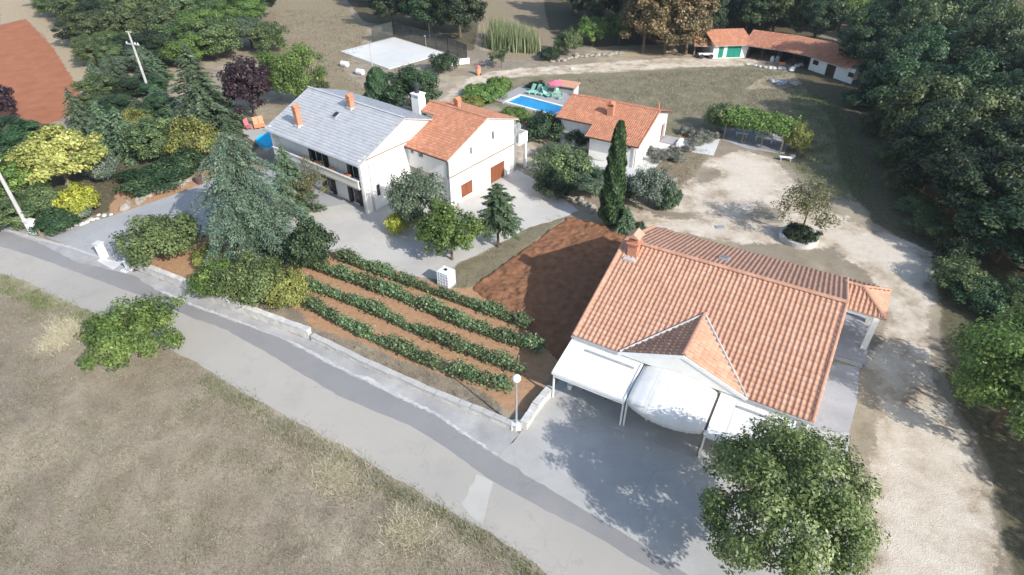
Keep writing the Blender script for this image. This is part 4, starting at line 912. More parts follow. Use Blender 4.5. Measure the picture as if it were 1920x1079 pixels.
# ------------------------------------------------------------ pool, deck and furniture
PO, PR = frame(-37.5, -53.0, 67.9)
def PL(x, y, z=0):
    c, s = math.cos(PR), math.sin(PR); return Vector((PO.x + c * x - s * y, PO.y + s * x + c * y, z))
def pool():
    m = MB(); L, W_ = 8.0, 3.2; z = .22
    for (x0, x1, y0, y1) in ((-2.4, L + 1.6, W_ + .35, 7.6), (-2.4, -.35, -.6, W_ + .35), (L + .35, L + 1.6, -.6, W_ + .35)): m.box(x0, x1, y0, y1, 0, z)
    o = m.obj('pool_deck', 'paving_grey', loc=PO, rz=PR); tag(o, 'grey paved pool deck', kind='structure')
    t = thing('swimming_pool', 'rectangular bright blue swimming pool with white coping', 'pool', PO, PR)
    c = MB()
    for (x0, x1, y0, y1) in ((-.35, L + .35, W_, W_ + .35), (-.35, L + .35, -.35, 0), (-.35, 0, 0, W_), (L, L + .35, 0, W_)): c.box(x0, x1, y0, y1, 0, z + .03)
    c.obj('coping', 'white_paint', t); MB().box(0, L, 0, W_, .006, .02).obj('basin', 'pool_tile', t)
    MB().box(.002, L - .002, .002, W_ - .002, .021, .17).obj('water', 'pool_water', t)
pool()
def lounger_proto(mat, label, group):
    t = thing('sun_lounger', label, 'sun lounger', group=group)
    s = MB(); 
    for i in range(9): s.box(-.30, .30, -.95 + i * .13, -.95 + i * .13 + .11, .30, .34)
    s.obj('seat', mat, t)
    b = MB()
    for i in range(7):
        y = .24 + i * .09; z = .33 + i * .115; b.prism([(-.30, y, z), (.30, y, z), (.30, y + .075, z + .095), (-.30, y + .075, z + .095)], (0, -.03, .025))
    b.obj('backrest', mat, t)
    f = MB()
    for x in (-.34, .30): f.box(x, x + .04, -.98, .85, .25, .34)
    f.obj('frame', mat, t)
    for x in (-.34, .29):
        for y in (-.85, .6): MB().box(x, x + .05, y, y + .06, 0, .25).obj('leg', mat, t)
    return t
lp = lounger_proto('plastic_green', 'pale green plastic sun lounger standing on the pool deck', 'green loungers on the pool deck')
for i, (px, py, a) in enumerate([(996, 175, -40), (1007, 176, -40), (1019, 178, -40), (1024, 181, 30)]):
    o = lp if i == 0 else copy_tree(lp); o.location = G(px, py, .22); o.rotation_euler[2] = R(a)
def chair_proto(mat, label, group):
    t = thing('garden_chair', label, 'chair', group=group); m = MB().box(-.24, .24, -.24, .24, .40, .44); m.obj('seat', mat, t)
    MB().prism([(-.24, .20, .44), (.24, .20, .44), (.24, .30, .88), (-.24, .30, .88)], (0, .04, 0)).obj('backrest', mat, t)
    for x in (-.24, .20):
        for y in (-.24, .20): MB().box(x, x + .04, y, y + .04, 0, .40).obj('leg', mat, t)
        MB().box(x, x + .05, -.24, .22, .62, .66).obj('armrest', mat, t)
    return t
cp = chair_proto('plastic_green', 'pale green plastic chair around the pool table', 'green chairs by the pool')
for i, (px, py, a) in enumerate([(1036, 184, 120), (1050, 188, -60), (1046, 178, 20)]):
    o = cp if i == 0 else copy_tree(cp); o.location = G(px, py, .22); o.rotation_euler[2] = R(a)
table_(0, 0, 'pale green plastic table under the pink parasol', .9, .9, R(-30), 'plastic_green', G(1043, 183, .22))
def parasol():
    t = thing('parasol', 'faded pink parasol open over the pool table', 'parasol', G(1040, 180, .22)); 
    MB().tube([(0, 0, 0), (0, 0, 2.2)], .03, 8).obj('pole', 'white_paint', t); MB().lathe([(0, 0), (.28, 0), (.28, .08), (0, .1)], 12).obj('base', 'concrete', t)
    m = MB(); n = 8; ap = (0, 0, 2.3)
    for k in range(n):
        a, b = 2 * math.pi * k / n, 2 * math.pi * (k + 1) / n
        p, q = (1.15 * math.cos(a), 1.15 * math.sin(a), 1.85), (1.15 * math.cos(b), 1.15 * math.sin(b), 1.85)
        m.add([ap, p, q], [(0, 1, 2)]); m.add([p, q, (q[0], q[1], 1.7), (p[0], p[1], 1.7)], [(0, 1, 2, 3)])
    m.obj('canopy', 'parasol_pink', t)
parasol()
def pool_hut():
    g = G(1063, 178); t = thing('barbecue_hut', 'small white barbecue hut with low orange tile roof at the end of the pool deck', 'hut', g, R(-25))
    m = MB(); m.box(-1.5, 1.5, .4, .65, 0, 1.5); m.box(-1.5, -1.25, -.8, .4, 0, 1.4); m.box(1.25, 1.5, -.8, .4, 0, 1.4); m.box(-1.24, 1.24, -.4, .39, 0, .8); m.obj('wall', 'plaster', t)
    MB().prism([(-1.7, -1.0, 1.45), (1.7, -1.0, 1.45), (1.7, .85, 1.75), (-1.7, .85, 1.75)], (0, 0, -.08)).obj('roof', 'mortar', t)
    tiles(t, (-1.7, -1.0, 1.45), X, (0, 1.85, .3), 3.4, 1.87, .25, .33, 'tile_pink', amp=.05, seed=21)
pool_hut()
lo = lounger_proto('plastic_orange', 'orange sun lounger beside the small blue pool', 'orange loungers beside the grey roof house')
for i, (px, py) in enumerate([(482, 240), (492, 238)]):
    o = lo if i == 0 else copy_tree(lo); o.location = G(px, py); o.rotation_euler[2] = R(25)
lr = lounger_proto('plastic_red', 'dark pink sun lounger next to the orange loungers', None); lr.location = G(465, 241); lr.rotation_euler[2] = R(35)
def paddling():
    t = thing('round_pool', 'small round blue pool under the end of the grey roof', 'pool', G(508, 268)); r = 1.6
    MB().lathe([(r, 0), (r + .06, .3), (r, .62), (r - .06, .62), (r - .08, .05)], 24).obj('rim', 'plastic_blue' if 0 else 'pool_tile', t); MB().lathe([(0, .5), (r - .07, .5)], 24).obj('water', 'pool_tile', t)
paddling()
sheet('lounger_terrace', [(452, 246), (470, 230), (520, 238), (540, 262), (500, 285), (470, 262)], .012, 'concrete', 'small paved terrace beside the round pool', .6, .05)

# ------------------------------------------------------------ sports court fence and bits
def fence(pts, h, label, world):
    P = [Vector((*p, 0)) for p in world]; t = thing('net_fence', label, 'fence', P[0]); 
    for a, b in zip(P[:-1], P[1:]):
        L = (b - a).length; k = max(1, int(round(L / 3.4)))
        for i in range(k + 1):
            q = a.lerp(b, i / k) - P[0]; MB().tube([q, q + Vector((0, 0, h))], .045, 6).obj('post', 'metal_dark', t)
        d = (b - a).normalized(); n = Vector((-d.y, d.x, 0)) * .004
        MB().prism([a - P[0] + Vector((0, 0, .08)), b - P[0] + Vector((0, 0, .08)), b - P[0] + Vector((0, 0, h - .05)), a - P[0] + Vector((0, 0, h - .05))], n).obj('netting', 'net_mesh', t)
        r = MB(); r.tube([a - P[0] + Vector((0, 0, h)), b - P[0] + Vector((0, 0, h))], .035, 6); r.tube([a - P[0] + Vector((0, 0, h * .5)), b - P[0] + Vector((0, 0, h * .5))], .02, 6); r.obj('rail', 'metal_dark', t)
fence(0, 2.7, 'tall dark net fence behind the white sports court', [(-25.6, 117.9), (-22.4, 121.6), (-11.2, 110.9), (-7.6, 106.2)])
def post(px, py, top, label, r=.08, name='floodlight_post', lean=(0, 0)):
    t = thing(name, label, 'post', G(px, py)); h = HT((px, py), top)
    MB().tube([(0, 0, 0), (lean[0], lean[1], h)], [r, r * .7], 8).obj('pole', 'pole_concrete', t); MB().box(-.22, .22, -.12, .12, -.08, .06).obj('light_head', 'metal_grey', t, loc=(lean[0], lean[1], h))
post(698, 124, (690, 82), 'thin post at the open edge of the sports court')
post(799, 88, (797, 68), 'concrete post at the net fence of the sports court'); post(806, 72, (803, 41), 'tall pale post under the oaks behind the sports court')
def goal():
    t = thing('white_partition', 'low white board leaning at the end of the sports court', 'board', G(862, 124), R(20)); MB().box(-1.7, 1.7, -.05, .05, .15, 1.1).obj('board', 'white_paint', t)
    for x in (-1.5, 0, 1.5): MB().box(x - .06, x + .06, .06, .14, 0, 1.2).obj('stake', 'metal_grey', t)
goal()
for i, (p, lb) in enumerate([((647, 126), 'white rounded box lying on the grass beside the court'), ((676, 141), 'white rounded box nearer the hedge behind the house')]):
    t = thing('water_trough', lb, 'trough', G(*p), R(-30)); MB().tube([(-.75, 0, .45), (-.6, 0, .45), (.6, 0, .45), (.75, 0, .45)], [.3, .45, .45, .3], 12).obj('drum', 'plastic_white', t); MB().box(-.5, .5, -.3, .3, 0, .12).obj('cradle', 'metal_grey', t)
def hydrant():
    t = thing('bin', 'orange red upright bin beside the bend of the dirt track', 'bin', G(897, 141), R(10))
    MB().lathe([(0, 0), (.36, 0), (.42, 1.05), (0, 1.05)], 12).obj('body', 'plastic_orange', t); MB().lathe([(.44, 1.05), (.44, 1.15), (.2, 1.5), (0, 1.55)], 12).obj('lid', 'plastic_red', t)
    for a in (-.3, .3): MB().tube([(a, -.3, .15), (a, -.42, .15)], .15, 10).obj('wheel', 'metal_dark', t)
hydrant()

# ------------------------------------------------------------ the row of sheds
def shed(p0, p1, depth, zf, zb, label, tile, front, wallmat='plaster'):
    a, b = G(*p0), G(*p1); d = b - a; L = d.length; rz = math.atan2(d.y, d.x); t = thing('shed', label, 'shed', a, rz); m = MB(); holes = [q for q in front if q[0] != 'wall']
    if front != 'open': wall(m, (0, 0, 0), X, L, zf - .1, .2, [h[1:5] for h in holes])
    m.box(0, .2, .2, depth, 0, zf - .1); m.box(L - .2, L, .2, depth, 0, zf - .1); m.box(.2, L - .2, depth - .2, depth, 0, zb - .15)
    if front == 'open':
        for k in range(int(L / 2.6)): m.box(2.4 * (k + 1) - .1, 2.4 * (k + 1) + .1, .05, .25, 0, zf - .1)
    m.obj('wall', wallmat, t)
    x0, x1 = (-.9 if 'open' in label or 'dark doorway' in label else -.2), L + (.2 if 'doorway' in label else .9)
    r = MB().prism([(x0, -.6, zf - .1), (x1, -.6, zf - .1), (x1, depth + .2, zb), (x0, depth + .2, zb)], (0, 0, -.1)); r.obj('roof', 'mortar', t)
    tiles(t, (x0, -.6, zf - .1), X, (0, depth + .8, zb - zf + .1), x1 - x0, math.hypot(depth + .8, zb - zf + .1), .3, .4, tile, amp=.06, seed=int(L * 100))
    if front != 'open':
        for h in holes: panel(t, (h[1], 0, h[3]), X, h[2] - h[1], h[4] - h[3], h[0], .06, 2)
    return t, L
shed((1335, 111), (1398, 109), 4.8, 2.35, 3.55, 'white shed with bright green doors in the shed row', 'tile_orange', [('green_door', .9, 1.8, .1, 2.0), ('green_door', 2.4, 4.9, .1, 2.0)])
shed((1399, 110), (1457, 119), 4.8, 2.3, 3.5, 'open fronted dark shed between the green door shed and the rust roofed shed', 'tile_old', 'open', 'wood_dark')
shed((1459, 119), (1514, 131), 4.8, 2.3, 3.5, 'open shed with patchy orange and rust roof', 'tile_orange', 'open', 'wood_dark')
shed((1515, 131), (1585, 155), 4.8, 2.25, 3.45, 'white shed with dark doorway at the forest end of the shed row', 'tile_old', [('wood_dark', 3.2, 4.9, .0, 1.8), ('wood_dark', .5, 1.6, 1.0, 1.7), ('wood_dark', 7.2, 8.2, .9, 1.6)])
shed((1300, 105), (1334, 107), 3.5, 1.9, 2.5, 'low lean to shed under the browning trees', 'tile_old', 'open', 'wood_post')
# things standing about the sheds
for i, (p, mt, lb, sz) in enumerate([((1447, 116), 'white_paint', 'white sack standing in front of the open shed', (.35, .3, .9)), ((1456, 118), 'tarp_grey', 'grey sack leaning beside the white sack', (.4, .35, 1.1)), ((1465, 121), 'plastic_orange', 'orange crate on the ground by the open shed', (.6, .35, .25))]):
    t = thing('sack' if i < 2 else 'crate', lb, 'sack' if i < 2 else 'crate', G(*p)); a, b, c = sz; 
    if i < 2: MB().lathe([(0, 0), (a * .9, 0), (a, c * .4), (a * .8, c * .85), (a * .3, c), (0, c)], 10).obj('body', mt, t)
    else:
        mb = MB(); mb.box(-a, a, -b, b, 0, .05)
        for (x0, x1, y0, y1) in ((-a, a, -b, -b + .04), (-a, a, b - .04, b), (-a, -a + .04, -b, b), (a - .04, a, -b, b)): mb.box(x0, x1, y0, y1, .05, c)
        mb.obj('body', mt, t)
def trailer():
    t = thing('trailer', 'low grey handcart in front of the lean to shed', 'cart', G(1322, 109)); MB().box(-1.3, 1.3, -.6, .6, .55, .65).obj('bed', 'tarp_grey', t); MB().box(-1.3, 1.3, -.6, -.56, .66, .95).obj('side_board', 'white_paint', t)
    for x in (-.8, .8): MB().tube([(x, -.72, .38), (x, -.60, .38)], .38, 14).obj('wheel', 'metal_dark', t)
trailer()
rr = random.Random(5); hp = thing('scrap_heap', 'heap of grey tarpaulin and stones on the bare earth near the sheds', 'heap', G(1462, 158))
for i in range(9): stone(.7, .5, .4, rr).obj('lump', 'tarp_grey', hp, loc=(rr.gauss(0, .9), rr.gauss(0, .5), .12), rz=rr.random() * 6)

# ------------------------------------------------------------ pergola furniture, planter, barrels
table_(0, 0, 'white table under the vine pergola', 2.0, 1.0, R(-20), 'white_paint', G(1431, 266, .03))
c2 = chair_proto('white_paint', 'white garden chair standing under the vine pergola', 'white chairs under the pergola')
for i, (px, py, a) in enumerate([(1424, 261, 160), (1437, 262, 170), (1449, 270, 80)]):
    o = c2 if i == 0 else copy_tree(c2); o.location = G(px, py, .03); o.rotation_euler[2] = R(a)
def bench(px, py, rz, mat, label, z=.03, w=1.5):
    t = thing('bench', label, 'bench', G(px, py, z), rz)
    for k in range(3): MB().box(-w / 2, w / 2, -.25 + k * .17, -.10 + k * .17, .42, .46).obj('slat', mat, t)
    for x in (-w / 2 + .15, w / 2 - .2): MB().box(x, x + .06, -.22, .22, 0, .42).obj('leg', mat, t)
bench(1390, 257, R(-20), 'white_paint', 'small white bench in the shade of the pergola'); bench(1472, 302, R(-15), 'white_paint', 'white stone bench on the grass beside the pergola', 0, 1.4)
def planter():
    t = thing('round_planter', 'round white stone planter ring on the gravel yard', 'planter', G(1496, 450)); r = 1.75
    MB().lathe([(r, 0), (r + .03, .5), (r - .02, .56), (r - .28, .56), (r - .3, .36), (0, .4)], 36).obj('ring', 'stone_white', t); MB().lathe([(0, .43), (r - .31, .40)], 24).obj('soil', 'soil_bare', t)
planter()
def drum(px, py, label, lid='white_paint'):
    t = thing('barrel', label, 'barrel', G(px, py)); MB().lathe([(0, 0), (.3, 0), (.33, .25), (.33, .7), (.3, .95), (0, .95)], 16).obj('body', 'plastic_blue', t); MB().lathe([(.31, .951), (.31, 1.0), (0, 1.02)], 16).obj('lid', lid, t)
drum(1749, 440, 'blue barrel with white lid at the edge of the wood')
t = thing('field_gate', 'white and blue post with rusty cap at the edge of the wood', 'post', G(1772, 482)); MB().box(-.18, .18, -.1, .1, 0, 1.7).obj('white_board', 'white_paint', t); MB().box(.181, .75, -.08, .08, 0, 1.5).obj('blue_board', 'plastic_blue', t); MB().box(-.25, .6, -.15, .15, 1.7, 1.85).obj('cap', 'terracotta', t)

# ------------------------------------------------------------ thin summer haze: the far trees fade slightly to blue
def haze():
    m = bpy.data.materials.new('haze'); m.use_nodes = True; n = m.node_tree.nodes; n.clear(); MATS['haze'] = m
    out = n.new('ShaderNodeOutputMaterial'); v = n.new('ShaderNodeVolumePrincipled'); v.inputs['Color'].default_value = (.80, .88, 1, 1); v.inputs['Density'].default_value = .0002; v.inputs['Anisotropy'].default_value = .3
    m.node_tree.links.new(v.outputs[0], out.inputs['Volume'])
    tag(MB().box(-3100, 3100, -3100, 3100, -1, 34).obj('haze', 'haze'), 'thin summer haze', kind='stuff')
haze()
# ------------------------------------------------------------ vegetation
def unit(a): return a / (np.linalg.norm(a, axis=-1, keepdims=True) + 1e-9)
def leaf_quads(P, N, size, aspect, rg):
    """one pointed leaf (or spray of leaves) per position"""
    n = len(P); t = unit(np.cross(N, rg.normal(size=(n, 3)))); b = np.cross(N, t); s = (size * rg.uniform(.45, 1.45, n))[:, None]
    fold = N * s * .18
    V = np.stack([P + t * s, P + b * s * aspect + fold, P - t * s, P - b * s * aspect + fold], 1).reshape(-1, 3)
    return V, np.arange(4 * n).reshape(-1, 4)
def limbs(rg, h, r, trunk_r, targets, zs, bend=.15):
    mb = MB(); p = [(0, 0, -.1)]; k = 5; off = rg.normal(0, bend, 2)
    for i in range(1, k + 1): f = i / k; p.append((off[0] * f * f * r * .5, off[1] * f * f * r * .5, zs * f))
    mb.tube(p, [trunk_r * (1.25 if i == 0 else 1 - .55 * i / k) for i in range(k + 1)], 9, cap=False)
    for q in targets:
        f = rg.uniform(.45, .95); s = Vector((off[0] * f * f * r * .5, off[1] * f * f * r * .5, zs * f)); e = Vector(q)
        m_ = s.lerp(e, .5) + Vector((0, 0, .10 * (e - s).length)); mb.tube([s, m_, e], [trunk_r * .42, trunk_r * .25, trunk_r * .08], 6, cap=False)
    return mb
def crown_mesh(seed, h, r, cb, nclump, per, ls, mat, flat=1.0, tri=.55, fill=.35, top=1.0, cl=.27, aspect=.55, lumpy=.2, gap=-1.0):
    """clumps of leaves over a lumpy crown; returns mesh and limb ends"""
    rg = np.random.default_rng(seed); rz = (h - cb) / 2; zc = cb + rz
    d = unit(rg.normal(size=(nclump * 3, 3))); hole = np.sin(d[:, 0] * 6.3 + seed * 1.7) + np.sin(d[:, 1] * 5.7 - seed) + np.sin(d[:, 2] * 6.1 + d[:, 0] * 3 + seed * .6)
    d = d[(d[:, 2] > -.75) & (hole > gap)][:nclump]; n = len(d)
    lump = 1 + lumpy * np.sin(d[:, 0] * 4.1 + seed) * np.cos(d[:, 1] * 3.7 + seed * 2 + d[:, 2] * 2) + rg.normal(0, .07, n)
    rad = np.where(rg.random(n) < fill, rg.uniform(.25, .7, n), rg.uniform(.72, .92, n)) * lump
    zsh = np.where(d[:, 2] > 0, 1.0, flat)
    c = np.stack([d[:, 0] * r * rad, d[:, 1] * r * rad, zc + d[:, 2] * rz * rad * zsh * top], 1)
    cr = r * cl * rg.uniform(.65, 1.25, n); ct = np.clip(rg.normal(.42, .16, n), .05, .9)
    k = np.maximum(8, (per * (cr / (r * cl)) ** 2).astype(int)); idx = np.repeat(np.arange(n), k); m = len(idx)
    u = unit(rg.normal(size=(m, 3))); rr_ = rg.random(m) ** (1 / 2.2)
    P = c[idx] + u * (cr[idx] * rr_)[:, None] * np.array([1, 1, .72])
    out = unit(P - np.array([0, 0, zc - rz * .2])); N = unit(u * .55 + out * .45 + np.array([0, 0, .45]) + rg.normal(0, .45, (m, 3)))
    V, Q = leaf_quads(P, N, ls, aspect, rg); T = np.clip(ct[idx] + rg.normal(0, .17, m), 0, 1)
    return npmesh('crown', V, Q, np.repeat(T, 4), mat), c[rg.permutation(n)[:14]]
PROTO = {}
def proto(key, seed, h, r, cb, nclump, per, ls, mat, bark='bark', trunk=None, **kw):
    me, ends = crown_mesh(seed, h, r, cb, nclump, per, ls, mat, **kw); rg = np.random.default_rng(seed + 1)
    tm = limbs(rg, h, r, trunk or h * .028, ends, cb + (h - cb) * .6).mesh('trunk', bark)
    PROTO[key] = (h, r, tm, me)
def conifer_proto(key, seed, h, r, mat, cb=.06, nb=150, per=70, ls=.13, droop=.28, up=.15, power=.85, irregular=.15, bark='bark', lw=.30):
    rg = np.random.default_rng(seed); VV, QQ, TT = [], [], []; off = 0; mb = MB()
    mb.tube([(0, 0, -.1), (0, 0, h * .5), (0, 0, h * .98)], [h * .022, h * .014, .02], 9, cap=False)
    for i in range(nb):
        f = cb + (1 - cb) * (i + rg.random()) / nb; z0 = h * f; L = r * ((1 - f) / (1 - cb)) ** power * (1 + rg.normal(0, irregular)); L = max(L, .12 * r * (1 - f) + .12)
        a = i * 2.39996 + rg.normal(0, .25); dr = np.array([math.cos(a), math.sin(a), 0]); m = max(10, int(per * (L / r) ** 1.1))
        s = rg.random(m) ** .7; side = rg.uniform(-1, 1, m) * L * lw * (1 - s * .75) * .9
        zz = z0 + up * L * s - droop * L * s * s * 1.6 - np.abs(side) * .25 - rg.random(m) * .10 * L * .5
        P = dr[None] * (s * L)[:, None] + np.array([-dr[1], dr[0], 0])[None] * side[:, None]; P[:, 2] = zz
        N = unit(np.array([0, 0, 1.])[None] + dr[None] * .35 + rg.normal(0, .45, (m, 3)))
        n = len(P); t = unit(dr[None] * 1.0 + np.array([-dr[1], dr[0], 0])[None] * np.sign(side)[:, None] * .9 + np.array([0, 0, -.35])[None] + rg.normal(0, .35, (m, 3))); b = unit(np.cross(N, t)); sz = (ls * rg.uniform(.6, 1.4, n))[:, None]
        V = np.stack([P + t * sz * 1.3, P + b * sz * .42, P - t * sz * 1.0, P - b * sz * .42], 1).reshape(-1, 3)
        VV.append(V); QQ.append(np.arange(4 * n).reshape(-1, 4) + off); off += 4 * n
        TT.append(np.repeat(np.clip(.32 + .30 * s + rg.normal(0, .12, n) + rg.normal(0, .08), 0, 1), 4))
        if i % 2 == 0 and L > .5: mb.tube([(0, 0, z0), tuple(dr * L * .55 + np.array([0, 0, z0 + up * L * .55 - droop * L * .48])), tuple(dr * L * .9 + np.array([0, 0, z0 + up * L * .9 - droop * L * 1.3]))], [.05 * h / 10, .03 * h / 10, .01], 5, cap=False)
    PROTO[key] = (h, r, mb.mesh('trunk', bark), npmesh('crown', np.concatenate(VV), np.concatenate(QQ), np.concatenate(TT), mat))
def column_proto(key, seed, h, r, mat, n=9000, ls=.14, top=.5, wid=None):
    rg = np.random.default_rng(seed); f = rg.random(n) ** .9; prof = np.minimum(1, (f / .12)) ** .5 * np.clip((1 - f), 0, 1) ** top
    a = rg.uniform(0, 2 * math.pi, n); lump = 1 + .12 * np.sin(a * 5 + f * 22) + .10 * np.sin(a * 3 - f * 31 + 1) + rg.normal(0, .05, n); q = rg.uniform(.72, 1.0, n) * lump
    P = np.stack([np.cos(a) * r * prof * q, np.sin(a) * r * prof * q, .1 + f * (h - .1)], 1)
    N = unit(np.stack([np.cos(a), np.sin(a), np.full(n, .35)], 1) + rg.normal(0, .4, (n, 3)))
    t = unit(np.array([0, 0, 1.])[None] + .25 * np.stack([np.cos(a), np.sin(a), a * 0], 1) + rg.normal(0, .22, (n, 3))); b = unit(np.cross(N, t)); s = (ls * rg.uniform(.6, 1.4, n))[:, None]
    V = np.stack([P + t * s * 1.4, P + b * s * .5, P - t * s, P - b * s * .5], 1).reshape(-1, 3)
    T = np.clip(.35 + .15 * np.sin(a * 5 + f * 22) + rg.normal(0, .15, n), 0, 1)
    PROTO[key] = (h, r, MB().tube([(0, 0, -.1), (0, 0, h * .9)], [r * .16 + .04, .03], 8).mesh('trunk', 'bark'), npmesh('crown', V, np.arange(4 * n).reshape(-1, 4), np.repeat(T, 4), mat))
SEED = random.Random(99)
def plant(key, loc, h, w, label, name='tree', cat='tree', group=None, rz=None):
    ph, pr, tm, cm = PROTO[key]; s = w / (2 * pr)
    t = thing(name, label, cat, loc, SEED.uniform(0, 6.28) if rz is None else rz, group, (s, s, h / ph))
    link('trunk' if cat in ('tree', 'conifer') else 'stem', tm, None, t); link('crown' if cat in ('tree', 'conifer') else 'foliage', cm, None, t)
    return t
def plant_px(key, base, top, wpx, label, name='tree', cat='tree', group=None, hk=1.0):
    g = G(*base); return plant(key, g, max(.3, HT(base, top)) * hk, wpx * MPP(g), label, name, cat, group)

# kinds of plant (each a shared mesh, placed many times)
proto('walnut', 17, 8.6, 4.5, 1.7, 205, 230, .092, 'leaf_walnut', 'bark', .2, cl=.17, fill=.3, lumpy=.12, gap=-2.6)
proto('oak_a', 21, 12, 5.0, 2.2, 120, 190, .185, 'leaf_oak', 'bark', .28, cl=.23)
proto('oak_b', 22, 12, 4.6, 1.8, 105, 190, .19, 'leaf_oak', 'bark', .28, cl=.25, flat=.9)
proto('olive_a', 31, 8, 4.0, .8, 100, 150, .165, 'leaf_olive', 'bark', .18, cl=.25)
proto('bright', 41, 7, 4.0, .9, 120, 170, .115, 'leaf_bright', 'bark', .16, cl=.22)
proto('bushy_bright', 42, 3.6, 2.9, .1, 120, 120, .10, 'leaf_bright', 'bark', .07, cl=.23, flat=.6)
proto('brown', 51, 13, 4.0, .2, 120, 150, .20, 'leaf_brown', 'bark', .25, cl=.26, flat=1)
proto('purple', 61, 7.5, 3.0, .8, 120, 90, .19, 'leaf_purple', 'bark', .15, cl=.26)
proto('yellow', 71, 6.4, 4.6, 1.2, 150, 130, .15, 'leaf_yellow', 'bark_pale', .22, cl=.19, flat=.8, aspect=.7)
proto('holm', 81, 5.6, 2.8, 1.2, 120, 130, .11, 'leaf_holm', 'bark', .14, cl=.25)
proto('green_fine', 82, 5.4, 2.6, 1.0, 120, 110, .115, 'leaf_bright', 'bark', .11, cl=.24)
proto('olive_bush', 83, 3.2, 2.4, .0, 100, 110, .10, 'leaf_olive', 'bark', .06, cl=.26, flat=.5)
proto('yg_bush', 84, 3.0, 2.4, .0, 110, 110, .10, 'leaf_yellowgreen', 'bark', .06, cl=.25, flat=.5)
proto('sage_bush', 85, 2.4, 2.0, .0, 80, 120, .085, 'leaf_sage', 'bark', .05, cl=.27, flat=.5)
proto('green_bush', 86, 2.2, 1.9, .0, 80, 110, .09, 'leaf_oak', 'bark', .05, cl=.27, flat=.5)
proto('lime_bush', 87, 1.8, 1.7, .0, 90, 90, .085, 'leaf_lime', 'bark', .05, cl=.25, flat=.5)
proto('lavender', 88, .9, .75, .0, 40, 80, .05, 'leaf_lavender', 'bark', .03, cl=.33, flat=.4)
proto('box_ball', 89, 1.7, 1.1, .0, 120, 110, .05, 'needle_hedge', 'bark', .05, cl=.22, flat=.9, fill=.1)
proto('hedge', 92, 1.4, 1.9, .0, 110, 120, .075, 'leaf_bright', 'bark', .05, cl=.22, flat=.4, fill=.1)
proto('mid_bush', 93, 3.0, 2.5, .0, 110, 130, .095, 'leaf_mid', 'bark', .06, cl=.24, flat=.5)
proto('field_tree', 96, 3.6, 2.9, .1, 90, 150, .09, 'leaf_bright', 'bark', .07, cl=.21, flat=.7, lumpy=.24, gap=-3.2, fill=.4)
proto('sparse', 90, 5.6, 2.9, 1.4, 70, 55, .10, 'leaf_dusty', 'bark', .10, cl=.24, fill=.5)
proto('sapling', 91, 2.6, 1.2, .4, 30, 40, .10, 'leaf_olive', 'bark', .04, cl=.3, fill=.5)
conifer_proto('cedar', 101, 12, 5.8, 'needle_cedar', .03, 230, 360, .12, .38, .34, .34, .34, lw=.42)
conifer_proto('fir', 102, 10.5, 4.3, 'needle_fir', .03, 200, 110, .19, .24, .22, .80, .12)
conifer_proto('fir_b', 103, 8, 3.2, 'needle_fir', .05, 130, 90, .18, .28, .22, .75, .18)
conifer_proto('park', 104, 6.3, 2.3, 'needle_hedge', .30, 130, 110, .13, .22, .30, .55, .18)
column_proto('cypress', 111, 10.4, 1.0, 'needle_cypress', 15000, .15, .42)
column_proto('thuja', 112, 6, 1.9, 'needle_hedge', 14000, .16, .35)

# --- single trees and shrubs near the houses
plant('walnut', Vector((13.0, 17.6, 0)), 8.7, 8.7, 'large walnut tree overhanging the white awnings', 'walnut_tree')
plant_px('field_tree', (268, 666), (268, 570), 180, 'bright green bushy tree at the edge of the dry field across the road', 'young_tree', hk=.95)
plant_px('cedar', (486, 482), (462, 250), 168, 'big blue green cedar with drooping branches beside the driveway', 'cedar_tree', 'conifer')
plant_px('fir', (392, 240), (372, 84), 142, 'tall dark green fir behind the garden beside the purple tree', 'fir_tree', 'conifer')
plant_px('purple', (478, 222), (478, 106), 92, 'dark purple leaved tree behind the orange loungers', 'purple_tree')
plant_px('bright', (560, 195), (560, 76), 115, 'bright green leafy tree behind the end of the grey roof', 'leafy_tree')
plant_px('thuja', (716, 225), (716, 130), 60, 'dark columnar thuja behind the grey roof', 'thuja_tree', 'conifer')
plant_px('oak_b', (778, 222), (778, 122), 112, 'dark green round tree between the sports court and the white chimney', 'round_tree')
plant_px('holm', (788, 430), (776, 327), 108, 'round grey green tree in front of the white gable wall', 'holm_tree')
plant_px('green_fine', (848, 488), (838, 390), 112, 'green tree with short trunk behind the water tank', 'garden_tree')
plant_px('park', (934, 464), (934, 345), 92, 'green conifer with bare trunk beside the dug earth', 'park_tree', 'conifer')
plant_px('yellow', (132, 352), (96, 248), 155, 'yellow leaved spreading tree in the left garden', 'yellow_tree')
plant_px('cypress', (1143, 424), (1147, 230), 46, 'tall slim Italian cypress in front of the guest house', 'cypress_tree', 'conifer')
plant_px('sparse', (1500, 446), (1532, 338), 118, 'thin leaved small tree growing in the round planter', 'planter_tree')
plant_px('bright', (1862, 800), (1850, 575), 235, 'light green tree at the edge of the wood beside the gravel track', 'leafy_tree', hk=.85)
def bush(key, base, top, w_, label, cat='shrub', name='shrub', group=None, hk=1): return plant_px(key, base, top, w_, label, name, cat, group, hk)
bush('mid_bush', (312, 484), (308, 402), 145, 'olive green shrub beside the white gate slabs', hk=.9)
bush('green_bush', (585, 500), (585, 425), 92, 'blue green bush at the top corner of the vineyard', hk=1)
bush('yg_bush', (545, 570), (545, 505), 90, 'yellow green shrub at the lower end of the vine rows', hk=.85)
bush('mid_bush', (485, 562), (485, 480), 125, 'dense green shrub between the cedar and the roadside wall', hk=.9)
bush('bushy_bright', (420, 552), (420, 490), 100, 'fresh green shrub spilling over the white roadside wall', hk=.9)
